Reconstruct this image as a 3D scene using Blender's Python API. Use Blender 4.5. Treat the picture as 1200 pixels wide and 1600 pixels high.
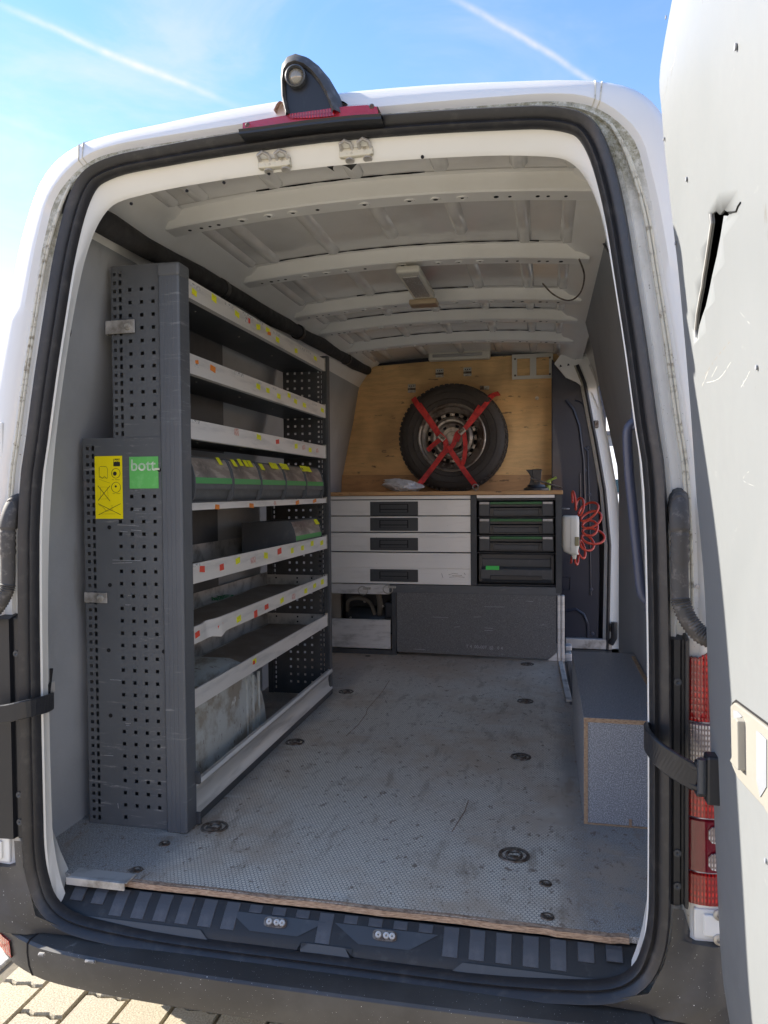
import bpy, bmesh, math, random
from mathutils import Vector, Matrix
random.seed(7)
C = bpy.context.scene.collection
sc = bpy.context.scene
for o in list(bpy.data.objects): bpy.data.objects.remove(o)
R = math.radians
# ------------------------------------------------------------------ camera
YAW, PITCH, ROLL, FPX = R(-12.15), R(-1.54), R(-0.48), 1165.0
CAM = Vector((0, 0, 1.0))
def cam_axes():
    cy, sy, cp, sp = math.cos(YAW), math.sin(YAW), math.cos(PITCH), math.sin(PITCH)
    fwd = Vector((sy*cp, cy*cp, sp)); right = Vector((cy, -sy, 0)); up = right.cross(fwd)
    return math.cos(ROLL)*right+math.sin(ROLL)*up, -math.sin(ROLL)*right+math.cos(ROLL)*up, fwd
AR, AU, AF = cam_axes()
cam = bpy.data.cameras.new('camera'); co = bpy.data.objects.new('camera', cam); C.objects.link(co)
m = Matrix((AR, AU, -AF)).transposed().to_4x4(); m.translation = CAM; co.matrix_world = m
cam.sensor_fit = 'VERTICAL'; cam.sensor_height = 36; cam.sensor_width = 27; cam.lens = 36*FPX/1600
cam.clip_start = 0.05; cam.clip_end = 3000
sc.camera = co
# ------------------------------------------------------------------ sun, sky, exposure
SUN_EL, SUN_AZ = 32.5, 11.5          # azimuth: degrees ahead of due left of the van
sd = Vector((-math.cos(R(SUN_AZ))*math.cos(R(SUN_EL)), math.sin(R(SUN_AZ))*math.cos(R(SUN_EL)), math.sin(R(SUN_EL))))
sl = bpy.data.lights.new('sun', 'SUN'); sl.energy = 2.0; sl.angle = R(0.5); sl.color = (1, .98, .945)
so = bpy.data.objects.new('sun', sl); C.objects.link(so); so.rotation_euler = (-sd).to_track_quat('-Z', 'Y').to_euler()
so.location = (-8, 2, 6)
w = bpy.data.worlds.new('World'); sc.world = w; w.use_nodes = True
nt = w.node_tree; N = nt.nodes; L = nt.links; N.clear()
wo = N.new('ShaderNodeOutputWorld'); bg = N.new('ShaderNodeBackground'); bg.inputs[1].default_value = 0.12
sky = N.new('ShaderNodeTexSky'); sky.sky_type = 'NISHITA'; sky.sun_disc = False
sky.sun_elevation = R(SUN_EL); sky.sun_rotation = math.atan2(sd.x, sd.y); sky.air_density = 1.0; sky.dust_density = .0; sky.ozone_density = 3.0
L.new(bg.outputs[0], wo.inputs[0])
def wm(op, a, b=None, c=None, t=nt):
    n = t.nodes.new('ShaderNodeMath'); n.operation = op
    for i, q in enumerate((a, b, c)):
        if q is None: continue
        if isinstance(q, (int, float)): n.inputs[i].default_value = q
        else: t.links.new(q, n.inputs[i])
    return n.outputs[0]
tc = N.new('ShaderNodeTexCoord')
def ray(u, v): return (AR*((u-600)/FPX) - AU*((v-800)/FPX) + AF)
def wdot(vec):
    n = N.new('ShaderNodeVectorMath'); n.operation = 'DOT_PRODUCT'; L.new(tc.outputs['Generated'], n.inputs[0]); n.inputs[1].default_value = vec
    return n.outputs['Value']
def wnoise(scale, detail=4, dist=0):
    n = N.new('ShaderNodeTexNoise'); L.new(tc.outputs['Generated'], n.inputs['Vector']); n.inputs['Scale'].default_value = scale
    n.inputs['Detail'].default_value = detail; n.inputs['Distortion'].default_value = dist; return n.outputs['Fac']
def mr(x, a, b, c=0., d=1., t=nt, kind='SMOOTHSTEP'):
    n = t.nodes.new('ShaderNodeMapRange'); n.interpolation_type = kind
    t.links.new(x, n.inputs[0])
    for i, q in enumerate((a, b, c, d)): n.inputs[i+1].default_value = q
    return n.outputs[0]
wob = wm('MULTIPLY', wm('SUBTRACT', wnoise(9, 5), .5), .02)
fine = wnoise(70, 4)
acc = None; trail = None
for (a, b, wdt, amt) in [((-60,-16),(395,178),.0085,.62), ((640,-45),(1032,190),.0075,.45), ((-60,170),(165,238),.009,.55), ((-80,185),(60,235),.005,.35), ((-90,325),(50,362),.007,.6), ((-90,470),(40,500),.03,.5)]:
    d1, d2 = ray(*a).normalized(), ray(*b).normalized(); n_ = d1.cross(d2).normalized(); mid = (d1+d2).normalized(); ca = mid.dot(d1)
    dist = wm('ABSOLUTE', wm('ADD', wdot(n_), wm('MULTIPLY', wob, .5)))
    k = mr(dist, wdt, 0.0)
    k = wm('MULTIPLY', wm('MULTIPLY', k, k), mr(wdot(mid), ca-.002, ca+.02))
    k = wm('MULTIPLY', k, wm('MULTIPLY', mr(fine, .2, .7, .55, 1.), amt))
    trail = k if trail is None else wm('MAXIMUM', trail, k)
# thin cirrus veil, stretched
mp = N.new('ShaderNodeMapping'); mp.inputs['Scale'].default_value = (2.2, 1.2, 5); mp.inputs['Rotation'].default_value = (.5, .3, .4); L.new(tc.outputs['Generated'], mp.inputs[0])
vn = N.new('ShaderNodeTexNoise'); vn.inputs['Scale'].default_value = 1.7; vn.inputs['Detail'].default_value = 7; vn.inputs['Roughness'].default_value = .58; vn.inputs['Distortion'].default_value = .6; L.new(mp.outputs[0], vn.inputs['Vector'])
leftness = mr(wdot(Vector((-1, .35, .0)).normalized()), -.1, .9)
veil = wm('MULTIPLY', mr(vn.outputs['Fac'], .38, .74), wm('ADD', wm('MULTIPLY', leftness, .38), .10))
acc = veil
acc = wm('ADD', acc, wm('MULTIPLY', leftness, .0))
cm = N.new('ShaderNodeMixRGB'); L.new(acc, cm.inputs[0])
hs = N.new('ShaderNodeHueSaturation'); hs.inputs['Saturation'].default_value = 1.25; hs.inputs['Value'].default_value = .76; L.new(sky.outputs[0], hs.inputs['Color'])
tn = N.new('ShaderNodeMixRGB'); tn.blend_type = 'MULTIPLY'; tn.inputs[0].default_value = 1; tn.inputs[2].default_value = (1.0, .635, .60, 1); L.new(hs.outputs[0], tn.inputs[1]); L.new(tn.outputs[0], cm.inputs[1]); cm.inputs[2].default_value = (1.25, 1.25, 1.42, 1)
ct = N.new('ShaderNodeMixRGB'); L.new(wm('MINIMUM', wm('MULTIPLY', trail, 1.15), 1.0), ct.inputs[0]); L.new(cm.outputs[0], ct.inputs[1]); ct.inputs[2].default_value = (1.6, 1.45, 1.45, 1)
L.new(ct.outputs[0], bg.inputs[0])
sc.view_settings.view_transform = 'Standard'; sc.view_settings.look = 'None'; sc.view_settings.gamma = 1
sc.view_settings.exposure = 2.8
sc.view_settings.use_white_balance = True; sc.view_settings.white_balance_temperature = 7200; sc.view_settings.white_balance_tint = 10
sc.render.engine = 'CYCLES'
try:
    sc.cycles.max_bounces = 10; sc.cycles.diffuse_bounces = 8
except Exception: pass

# ------------------------------------------------------------------ measuring helper: photo measurement -> point on a real plane
def at(u, v, ax, val):
    d = ray(u, v); i = 'xyz'.index(ax); t = (val-CAM[i])/d[i]; return CAM+d*t

# ------------------------------------------------------------------ materials
MATS = {}
def mat(name, col, rough=.5, metal=0., bump=None, var=None, coat=0., spec=.5, trans=0., extra=None):
    """bump=(scale,strength[,dist]); var=(scale, second colour, lo, hi)"""
    if name in MATS: return MATS[name]
    M = bpy.data.materials.new(name); M.use_nodes = True; t = M.node_tree; b = t.nodes['Principled BSDF']
    b.inputs['Base Color'].default_value = (*col, 1); b.inputs['Roughness'].default_value = rough; b.inputs['Metallic'].default_value = metal
    b.inputs['Coat Weight'].default_value = coat; b.inputs['Specular IOR Level'].default_value = spec; b.inputs['Transmission Weight'].default_value = trans
    cd = t.nodes.new('ShaderNodeTexCoord'); src = cd.outputs['Object']; colout = None
    if var:
        for k, vv in enumerate(var if isinstance(var, list) else [var]):
            sc_, c2, lo, hi = vv[:4]; n = t.nodes.new('ShaderNodeTexNoise'); n.inputs['Scale'].default_value = sc_; n.inputs['Detail'].default_value = 6; n.inputs['Roughness'].default_value = .62
            if len(vv) > 4:
                mpn = t.nodes.new('ShaderNodeMapping'); mpn.inputs['Scale'].default_value = vv[4]; mpn.inputs['Location'].default_value = (k*3.1, k, 0); t.links.new(src, mpn.inputs[0]); t.links.new(mpn.outputs[0], n.inputs['Vector'])
            else: t.links.new(src, n.inputs['Vector'])
            f = mr(n.outputs['Fac'], lo, hi, 0, 1, t)
            mx = t.nodes.new('ShaderNodeMixRGB'); t.links.new(f, mx.inputs[0]); mx.inputs[2].default_value = (*c2, 1)
            if colout is None: mx.inputs[1].default_value = (*col, 1)
            else: t.links.new(colout, mx.inputs[1])
            colout = mx.outputs[0]
        t.links.new(colout, b.inputs['Base Color'])
    if bump:
        n = t.nodes.new('ShaderNodeTexNoise'); n.inputs['Scale'].default_value = bump[0]; n.inputs['Detail'].default_value = 5; t.links.new(src, n.inputs['Vector'])
        bp = t.nodes.new('ShaderNodeBump'); bp.inputs['Strength'].default_value = bump[1]; bp.inputs['Distance'].default_value = bump[2] if len(bump) > 2 else .002
        t.links.new(n.outputs['Fac'], bp.inputs['Height']); t.links.new(bp.outputs[0], b.inputs['Normal'])
        rr = mr(n.outputs['Fac'], .3, .7, rough*.85, min(1, rough*1.15), t, 'LINEAR'); t.links.new(rr, b.inputs['Roughness'])
    if extra: extra(t, b, src, colout)
    MATS[name] = M; return M
def nz(t, src, scale, detail=5, rough=.6, sc3=None, loc=None, dist=0):
    n = t.nodes.new('ShaderNodeTexNoise'); n.inputs['Scale'].default_value = scale; n.inputs['Detail'].default_value = detail; n.inputs['Roughness'].default_value = rough; n.inputs['Distortion'].default_value = dist
    if sc3 or loc:
        mpn = t.nodes.new('ShaderNodeMapping')
        if sc3: mpn.inputs['Scale'].default_value = sc3
        if loc: mpn.inputs['Location'].default_value = loc
        t.links.new(src, mpn.inputs[0]); src = mpn.outputs[0]
    t.links.new(src, n.inputs['Vector']); return n.outputs['Fac']
def mix(t, f, a, b, mode='MIX'):
    n = t.nodes.new('ShaderNodeMixRGB'); n.blend_type = mode
    for i, q in enumerate((f, a, b)):
        if isinstance(q, (int, float)): n.inputs[i].default_value = q
        elif isinstance(q, tuple): n.inputs[i].default_value = (*q, 1)
        else: t.links.new(q, n.inputs[i])
    return n.outputs[0]
def setbump(t, b, h, strength=.3, dist=.002):
    bp = t.nodes.new('ShaderNodeBump'); bp.inputs['Strength'].default_value = strength; bp.inputs['Distance'].default_value = dist
    t.links.new(h, bp.inputs['Height']); t.links.new(bp.outputs[0], b.inputs['Normal'])

def hexfloor(t, b, src, _):
    S = 1/.0105
    def vm(op, a, bb=None):
        n = t.nodes.new('ShaderNodeVectorMath'); n.operation = op
        for i, q in enumerate((a, bb)):
            if q is None: continue
            if isinstance(q, tuple): n.inputs[i].default_value = q
            else: t.links.new(q, n.inputs[i])
        return n
    p = vm('MULTIPLY', src, (S, S, 0)).outputs[0]
    s = (1, 1.7320508, 1); h = (.5, .8660254, .5)
    a = vm('SUBTRACT', vm('MODULO', vm('ADD', p, (1000, 1732.0508, 1000)).outputs[0], s).outputs[0], h).outputs[0]
    bb = vm('SUBTRACT', vm('MODULO', vm('ADD', p, (1000.5, 1732.9168, 1000)).outputs[0], s).outputs[0], h).outputs[0]
    a = vm('MULTIPLY', a, (1, 1, 0)).outputs[0]; bb = vm('MULTIPLY', bb, (1, 1, 0)).outputs[0]
    la = vm('LENGTH', a).outputs['Value']; lb = vm('LENGTH', bb).outputs['Value']
    sel = wm('LESS_THAN', la, lb, t=t)
    g = t.nodes.new('ShaderNodeMix'); g.data_type = 'VECTOR'; t.links.new(sel, g.inputs[0]); t.links.new(bb, g.inputs[4]); t.links.new(a, g.inputs[5])
    ga = vm('ABSOLUTE', g.outputs[1]).outputs[0]
    sx = t.nodes.new('ShaderNodeSeparateXYZ'); t.links.new(ga, sx.inputs[0])
    hd = wm('MAXIMUM', sx.outputs[0], vm('DOT_PRODUCT', ga, (.5, .8660254, 0)).outputs['Value'], t=t)
    joint = mr(hd, .38, .47, 0, 1, t)      # 1 in the joints
    # worn / dirt maps
    big = nz(t, src, 1.6, 6, .62, loc=(3, 1, 0)); mid = nz(t, src, 9, 6, .65); fn = nz(t, src, 240, 2)
    streak = nz(t, src, 4, 6, .65, sc3=(3.5, 1, 1), loc=(5, 2, 1))
    sp = t.nodes.new('ShaderNodeSeparateXYZ'); t.links.new(src, sp.inputs[0])
    # print is worn off to speckle near the rack side and the box side (own shape of the wear)
    edge = wm('ADD', mr(sp.outputs[0], -.60, -.30, 1.1, 0, t), mr(sp.outputs[0], .44, .66, 0, 1, t), t=t)
    edge = wm('ADD', edge, wm('MULTIPLY', wm('SUBTRACT', mid, .5, t=t), .9, t=t), t=t)
    worn = mr(edge, .35, .95, 0, 1, t)
    tile = mix(t, mr(fn, .35, .65, 0, 1, t), (.74, .66, .55), (.95, .86, .73))
    grout = (.13, .12, .105)
    c = mix(t, joint, tile, grout)
    speck = mix(t, mr(nz(t, src, 420, 1), .42, .58, 0, 1, t), (.14, .14, .14), (.46, .445, .42))
    c = mix(t, wm('MULTIPLY', worn, .88, t=t), c, speck)
    # far third: reddish brown ingrained dirt
    far = mr(sp.outputs[1], .1, 1.2, 0, 1, t)
    c = mix(t, wm('MULTIPLY', far, mr(mid, .3, .62, .55, .95, t), t=t), c, (.48, .34, .24))
    c = mix(t, wm('MULTIPLY', mr(big, .42, .62, 0, .72, t), mr(mid, .35, .6, .3, 1, t), t=t), c, (.54, .40, .28))
    c = mix(t, mr(nz(t, src, 24, 7, .75, sc3=(1.6, 1, 1), loc=(9, 3, 2)), .58, .64, 0, .85, t), c, (.20, .13, .085))
    c = mix(t, mr(nz(t, src, 70, 5, .7, loc=(4, 3, 2)), .62, .68, 0, .8, t), c, (.22, .15, .10))
    c = mix(t, mr(streak, .54, .68, 0, .6, t), c, (.32, .24, .17))
    c = mix(t, mr(nz(t, src, 3.2, 4, .6, sc3=(1, 7, 1), loc=(1, 8, 4)), .64, .70, 0, .4, t), c, (.62, .6, .57))
    t.links.new(c, b.inputs['Base Color'])
    setbump(t, b, wm('ADD', wm('MULTIPLY', wm('SUBTRACT', 1, joint, t=t), 1.0, t=t), wm('MULTIPLY', fn, .4, t=t), t=t), .35, .0012)
M_FLOOR = mat('hex_floor_vinyl', (.4,.4,.4), .5, spec=.4, extra=hexfloor)
def speckle(dark, light, s=260):
    def f(t, b, src, _):
        k = mr(nz(t, src, s, 2, .7), .44, .60, 0, 1, t); k2 = mr(nz(t, src, s*.8, 1, .5, loc=(5,5,5)), .64, .74, 0, .6, t)
        c = mix(t, k, dark, light); c = mix(t, k2, c, (.55,.56,.57))
        c = mix(t, mr(nz(t, src, 4, 6, .7, sc3=(1,1,7)), .66, .74, 0, .5, t), c, (.5,.5,.5))
        t.links.new(c, b.inputs['Base Color']); setbump(t, b, nz(t, src, s, 2), .2, .001)
    return f
M_SPECK = mat('speckled_board_dark', (.1,.1,.1), .6, extra=speckle((.12,.117,.113), (.20,.195,.19), 300))
M_SPECKT = mat('speckled_board_grey', (.1,.1,.1), .55, extra=speckle((.17,.177,.19), (.33,.34,.36), 300))
M_SPECKB = mat('speckled_board_blue', (.1,.1,.1), .55, extra=speckle((.16,.17,.185), (.38,.395,.415), 330))
def ply(base, dark, ax=(1, 1, 9), stains=True):
    def f(t, b, src, _):
        wv = t.nodes.new('ShaderNodeTexWave'); wv.wave_type = 'BANDS'; wv.bands_direction = 'Z'; wv.inputs['Scale'].default_value = 5.5; wv.inputs['Distortion'].default_value = 9; wv.inputs['Detail'].default_value = 3; wv.inputs['Detail Scale'].default_value = 1.2
        mpn = t.nodes.new('ShaderNodeMapping'); mpn.inputs['Scale'].default_value = (.55, .55, 1.3); t.links.new(src, mpn.inputs[0]); t.links.new(mpn.outputs[0], wv.inputs['Vector'])
        g = nz(t, src, 14, 6, .7, sc3=ax)
        c = mix(t, mr(wv.outputs['Fac'], .2, .9, 0, .38, t), base, tuple(q*.78 for q in base))
        c = mix(t, mr(g, .45, .75, 0, .6, t), c, dark)
        c = mix(t, mr(nz(t, src, 2.2, 5, .6), .4, .7, 0, .5, t), c, tuple(q*1.25 for q in base))
        if stains:
            c = mix(t, mr(nz(t, src, 6, 6, .7, sc3=(1,1,3.4), loc=(2,2,7)), .60, .67, 0, .85, t), c, (.06,.035,.02))
            c = mix(t, mr(nz(t, src, 1.5, 3, .6, loc=(6,1,0)), .52, .70, 0, .55, t), c, (.26,.14,.06))
        t.links.new(c, b.inputs['Base Color']); setbump(t, b, g, .15, .001)
    return f
M_PLY = mat('plywood', (.4,.25,.1), .55, extra=ply((.83,.53,.235), (.54,.29,.11)))
M_WOODR = mat('reddish_board', (.3,.15,.06), .5, extra=ply((.60,.34,.15), (.34,.16,.06)))
M_PLYEDGE = mat('plywood_edge', (.42,.29,.2), .8, var=[(60,(.22,.14,.09),.4,.6,(1,1,12)), (30,(.42,.30,.2),.62,.7)], bump=(90,.5,.002))
M_WHITE = mat('white_paint', (.74,.725,.685), .32, coat=.3, var=[(2.2,(.70,.70,.67),.5,.8), (160,(.30,.27,.22),.72,.76)], bump=(3,.05,.002))
M_FRAME = mat('white_frame_paint', (.72,.715,.675), .38, coat=.15, var=[(5,(.60,.61,.58),.55,.8), (120,(.25,.2,.15),.74,.78)])
def mossy(t, b, src, _):
    n1 = nz(t, src, 30, 7, .75); n2 = nz(t, src, 5, 4, .6)
    c = mix(t, mr(n1, .40, .60, 0, 1, t), (.44,.42,.34), (.22,.20,.125))
    c = mix(t, mr(n2, .56, .75, 0, .4, t), c, (.62,.62,.57)); c = mix(t, mr(nz(t, src, 150, 3), .6, .68, 0, .9, t), c, (.07,.065,.05))
    t.links.new(c, b.inputs['Base Color']); setbump(t, b, n1, .4, .002)
M_MOSS = mat('grimy_channel_paint', (.5,.5,.4), .8, extra=mossy)
def chanf(t, b, src, _):
    sp = t.nodes.new('ShaderNodeSeparateXYZ'); t.links.new(src, sp.inputs[0])
    c = mix(t, mr(nz(t, src, 14, 5, .6, sc3=(1,1,.35)), .52, .72, 0, 1, t), (.70,.69,.65), (.54,.52,.45)); c = mix(t, mr(nz(t, src, 140, 3), .66, .72, 0, 1, t), c, (.2,.18,.13))
    n1 = nz(t, src, 45, 8, .8); n2 = nz(t, src, 6, 4, .6)
    z = wm('ADD', sp.outputs[2], wm('MULTIPLY', wm('SUBTRACT', n2, .5, t=t), .5, t=t), t=t)
    k = mr(z, .62, .93, 0, 1, t)
    # growth is heavier on the near-side corner
    k = wm('MULTIPLY', k, mr(nz(t, src, 3, 3), .3, .5, .55, 1, t), t=t)
    moss = mix(t, mr(n1, .38, .62, 0, 1, t), (.50,.47,.37), (.21,.19,.11)); moss = mix(t, mr(nz(t, src, 190, 3), .6, .68, 0, .8, t), moss, (.06,.055,.04))
    c = mix(t, wm('MULTIPLY', k, mr(n1, .3, .5, .5, 1, t), t=t), c, moss)
    t.links.new(c, b.inputs['Base Color']); setbump(t, b, n1, .25, .002)
M_CHAN = mat('pillar_channel_paint', (.70,.69,.65), .5, extra=chanf)
M_SEALANT = mat('joint_sealant', (.60,.57,.47), .8, var=[(60,(.25,.22,.16),.5,.68)], bump=(90,.6,.003))
M_RUBBER = mat('black_rubber', (.022,.022,.024), .42, var=[(30,(.055,.052,.05),.5,.8)], bump=(120,.1,.001))
M_PRIMER = mat('interior_paint', (.85,.835,.80), .45, coat=.1, var=[(3,(.79,.77,.725),.45,.75), (90,(.45,.4,.33),.72,.78)], bump=(5,.05,.003))
M_SKIN = mat('roof_skin_paint', (.78,.76,.73), .22, coat=.3, var=[(1.8,(.62,.585,.55),.4,.7)], bump=(2.2,.25,.01))
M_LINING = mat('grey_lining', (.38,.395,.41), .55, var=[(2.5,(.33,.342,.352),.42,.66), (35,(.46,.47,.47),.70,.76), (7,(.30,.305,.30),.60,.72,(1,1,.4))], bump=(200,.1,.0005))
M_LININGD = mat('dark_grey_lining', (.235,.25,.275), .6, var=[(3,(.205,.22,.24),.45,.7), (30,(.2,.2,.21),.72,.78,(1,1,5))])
def scratched(base, lite, amt=.6):
    def f(t, b, src, _):
        c = mix(t, mr(nz(t, src, 3, 5, .6), .4, .7, 0, .6, t), base, tuple(q*1.25 for q in base))
        s1 = nz(t, src, 7, 8, .78, sc3=(1.0, 1, 10), loc=(1, 4, 2)); s2 = nz(t, src, 3.3, 4, .6, loc=(7, 1, 3))
        k = wm('MULTIPLY', mr(s1, .55, .68, 0, amt, t), mr(s2, .47, .60, 0, 1, t), t=t)
        k = wm('MAXIMUM', k, wm('MULTIPLY', mr(nz(t, src, 5, 7, .75, sc3=(5, 1, .8), loc=(2, 9, 5)), .60, .72, 0, amt*.8, t), mr(nz(t, src, 2.0, 3), .45, .6, 0, 1, t), t=t), t=t)
        c = mix(t, k, c, lite); c = mix(t, mr(nz(t, src, 6, 6, .7, sc3=(3,1,1), loc=(4,4,9)), .62, .74, 0, .35, t), c, (.22,.17,.16))
        t.links.new(c, b.inputs['Base Color'])
    return f
M_RACK = mat('rack_grey_steel', (.08,.09,.1), .42, extra=scratched((.098,.105,.112), (.42,.41,.39)))
M_RACKD = mat('rack_dark_steel', (.045,.05,.055), .5, var=[(4,(.075,.077,.08),.4,.7)])
M_POST = mat('rack_post_blue_grey', (.105,.125,.15), .4, extra=scratched((.085,.094,.106), (.36,.36,.36), .45))
M_ALU = mat('brushed_aluminium', (.74,.73,.71), .38, .4, var=[(6,(.42,.41,.39),.45,.75,(1,.3,4)), (40,(.25,.24,.22),.68,.75)], bump=(60,.08,.001))
M_ALUB = mat('bright_aluminium', (.92,.89,.84), .42, .12, var=[(5,(.78,.75,.70),.5,.8,(.4,1,3)), (50,(.3,.28,.26),.70,.76)], bump=(6,.12,.004))
M_RAIL = mat('rail_aluminium', (.80,.775,.735), .42, .3, var=[(8,(.58,.57,.55),.45,.75,(1,.4,3)), (45,(.25,.24,.22),.70,.76)])
M_GALV = mat('dusty_tray_steel', (.55,.53,.50), .5, .4, var=[(9,(.22,.20,.17),.45,.7)])
M_DIRTW = mat('dirty_arch_paint', (.52,.55,.53), .5, var=[(6,(.30,.27,.22),.46,.62,(2,1,1)), (26,(.16,.12,.09),.60,.68,(1,2,1)), (12,(.68,.69,.66),.62,.7)], bump=(8,.3,.01))
def matf(t, b, src, _):
    wv = t.nodes.new('ShaderNodeTexWave'); wv.bands_direction = 'Y'; wv.inputs['Scale'].default_value = 26; t.links.new(src, wv.inputs['Vector'])
    c = mix(t, mr(wv.outputs['Fac'], .2, .8, 0, .55, t), (.34,.275,.215), (.17,.135,.105)); c = mix(t, mr(nz(t, src, 5, 5), .4, .65, 0, .6, t), c, (.42,.35,.28))
    t.links.new(c, b.inputs['Base Color']); setbump(t, b, wv.outputs['Fac'], .5, .002)
M_MAT = mat('brown_mat', (.115,.095,.075), .9, extra=matf)
M_BLACK = mat('black_plastic', (.018,.019,.022), .38, var=[(30,(.04,.04,.044),.6,.8)], bump=(300,.08,.0005))
M_BLACKG = mat('dark_grey_plastic', (.045,.05,.056), .42, var=[(20,(.07,.075,.08),.55,.8)])
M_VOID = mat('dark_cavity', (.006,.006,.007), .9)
def bumperf(t, b, src, _):
    c = mix(t, mr(nz(t, src, 4, 5), .4, .7, 0, 1, t), (.045,.043,.041), (.075,.072,.068))
    c = mix(t, mr(nz(t, src, 330, 1), .765, .775, 0, 1, t), c, (.7,.7,.68))
    c = mix(t, mr(nz(t, src, 9, 6, .7, sc3=(1,1,3)), .66, .74, 0, .5, t), c, (.25,.24,.22))
    t.links.new(c, b.inputs['Base Color']); setbump(t, b, nz(t, src, 500, 2), .15, .0006)
M_BUMPER = mat('bumper_plastic', (.04,.04,.045), .42, extra=bumperf)
M_PAD = mat('tread_pad', (.06,.063,.07), .45, var=[(12,(.10,.10,.105),.5,.7), (50,(.03,.03,.03),.6,.7)], bump=(240,.5,.001))
M_NAVY = mat('navy_partition', (.022,.026,.042), .38, coat=.15, var=[(6,(.04,.045,.062),.55,.8)], bump=(4,.1,.006))
M_NAVYL = mat('navy_handle', (.05,.058,.085), .4)
M_TYRE = mat('tyre_rubber', (.05,.043,.038), .7, var=[(8,(.045,.038,.033),.45,.7)], bump=(60,.3,.002))
M_RIM = mat('worn_steel_rim', (.36,.33,.29), .45, .7, var=[(9,(.14,.11,.09),.45,.62), (30,(.6,.56,.5),.60,.70)], bump=(20,.3,.003))
M_RED = mat('red_webbing', (.70,.05,.045), .65, var=[(25,(.36,.025,.03),.4,.7)], bump=(300,.4,.001))
M_ZINC = mat('zinc_steel', (.50,.48,.43), .45, .5, var=[(40,(.30,.27,.23),.45,.65)])
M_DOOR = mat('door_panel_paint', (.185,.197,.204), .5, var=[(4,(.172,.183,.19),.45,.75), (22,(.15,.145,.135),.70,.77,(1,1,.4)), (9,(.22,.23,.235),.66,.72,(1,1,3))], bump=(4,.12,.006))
M_BEIGE = mat('beige_plastic', (.26,.25,.222), .45)
M_CREAM = mat('cream_plastic', (.74,.70,.60), .4)
M_COIL = mat('red_hose', (.55,.06,.03), .35)
M_YEL = mat('yellow_tag', (.92,.92,.02), .6, extra=None, var=[(330,(.25,.24,.03),.60,.64,(1,1,.5))])
M_TRED = mat('red_tag', (.85,.08,.04), .6, var=[(300,(.35,.03,.02),.60,.64,(1,1,.5))])
M_TORA = mat('orange_tag', (.88,.26,.03), .6, var=[(300,(.5,.1,.02),.60,.64,(1,1,.5))])
M_TPNK = mat('faded_pink_tag', (.72,.42,.36), .7, var=[(120,(.8,.75,.7),.5,.6)])
M_TWHT = mat('white_label', (.78,.78,.76), .6, var=[(420,(.15,.15,.15),.53,.57,(1,1,.25))])
M_STY = mat('sticker_yellow', (.92,.76,.01), .4)
M_STG = mat('sticker_green', (.12,.50,.12), .45, var=[(25,(.17,.56,.17),.5,.7)])
M_STGW = mat('sticker_worn_lettering', (.42,.56,.40), .6, var=[(30,(.7,.72,.62),.5,.62)])
M_INK = mat('print_ink', (.02,.02,.015), .6)
M_GREENB = mat('green_plastic', (.035,.16,.05), .45)
M_GREENL = mat('green_label', (.05,.75,.12), .5)
M_BAG = mat('white_plastic_bag', (.72,.72,.74), .3, trans=.1)
M_TWINE = mat('green_twine', (.04,.22,.09), .7)
M_BRASS = mat('lime_plastic_knob', (.32,.42,.08), .5)
def lensf(base, lite, sx=90):
    def f(t, b, src, _):
        sp = t.nodes.new('ShaderNodeSeparateXYZ'); t.links.new(src, sp.inputs[0])
        a = wm('ABSOLUTE', wm('SINE', wm('MULTIPLY', sp.outputs[0], sx*5.0, t=t), t=t), t=t); q = wm('ABSOLUTE', wm('SINE', wm('MULTIPLY', sp.outputs[2], sx*2.6, t=t), t=t), t=t)
        h = wm('MULTIPLY', a, wm('ADD', wm('MULTIPLY', q, .6, t=t), .4, t=t), t=t)
        big = nz(t, src, 14, 2, .5)
        c = mix(t, wm('MULTIPLY', mr(h, .45, .95, 0, 1, t), mr(big, .4, .62, .15, 1, t), t=t), base, lite); t.links.new(c, b.inputs['Base Color']); setbump(t, b, h, .5, .003)
    return f
M_LRED = mat('red_lens', (.5,.01,.01), .12, coat=1, extra=lensf((.22,.004,.006), (.70,.02,.015)))
M_LDRED = mat('dark_red_lens', (.14,.004,.012), .12, coat=1)
M_LCLR = mat('clear_lens', (.6,.55,.5), .1, .3, coat=1, extra=lensf((.22,.18,.17), (.80,.76,.72), 110))
M_REFL = mat('red_reflector', (.65,.04,.03), .15, coat=1, extra=lensf((.50,.03,.025), (.75,.09,.06), 60))
M_BRLT = mat('brake_lens', (.42,.02,.03), .15, coat=1, extra=lensf((.40,.012,.025), (.62,.04,.06), 420))
M_LAMP = mat('lamp_diffuser', (.36,.34,.32), .25, coat=.4, bump=(150,.2,.001))
M_LAMPH = mat('lamp_housing', (.66,.63,.55), .4)
M_GLASS = mat('dark_vehicle_glass', (.02,.035,.03), .05, coat=1)
def rough_stone(t, b, src, _):
    oi = t.nodes.new('ShaderNodeObjectInfo')
    c = mix(t, mr(nz(t, src, 170, 4, .7), .38, .62, 0, 1, t), (.27,.225,.155), (.46,.40,.29))
    c = mix(t, mr(oi.outputs['Random'], 0, 1, 0, .4, t, 'LINEAR'), c, (.34,.31,.25)); c = mix(t, mr(nz(t, src, 6, 5), .55, .75, 0, .5, t), c, (.30,.27,.21))
    t.links.new(c, b.inputs['Base Color']); setbump(t, b, nz(t, src, 120, 5, .7), .8, .004)
M_PAVER = mat('sand_paver', (.5,.45,.33), .9, extra=rough_stone)
M_GUTTER = mat('grey_gutter_stone', (.36,.35,.33), .85, var=[(60,(.26,.25,.23),.45,.6)], bump=(120,.5,.003))
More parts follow.
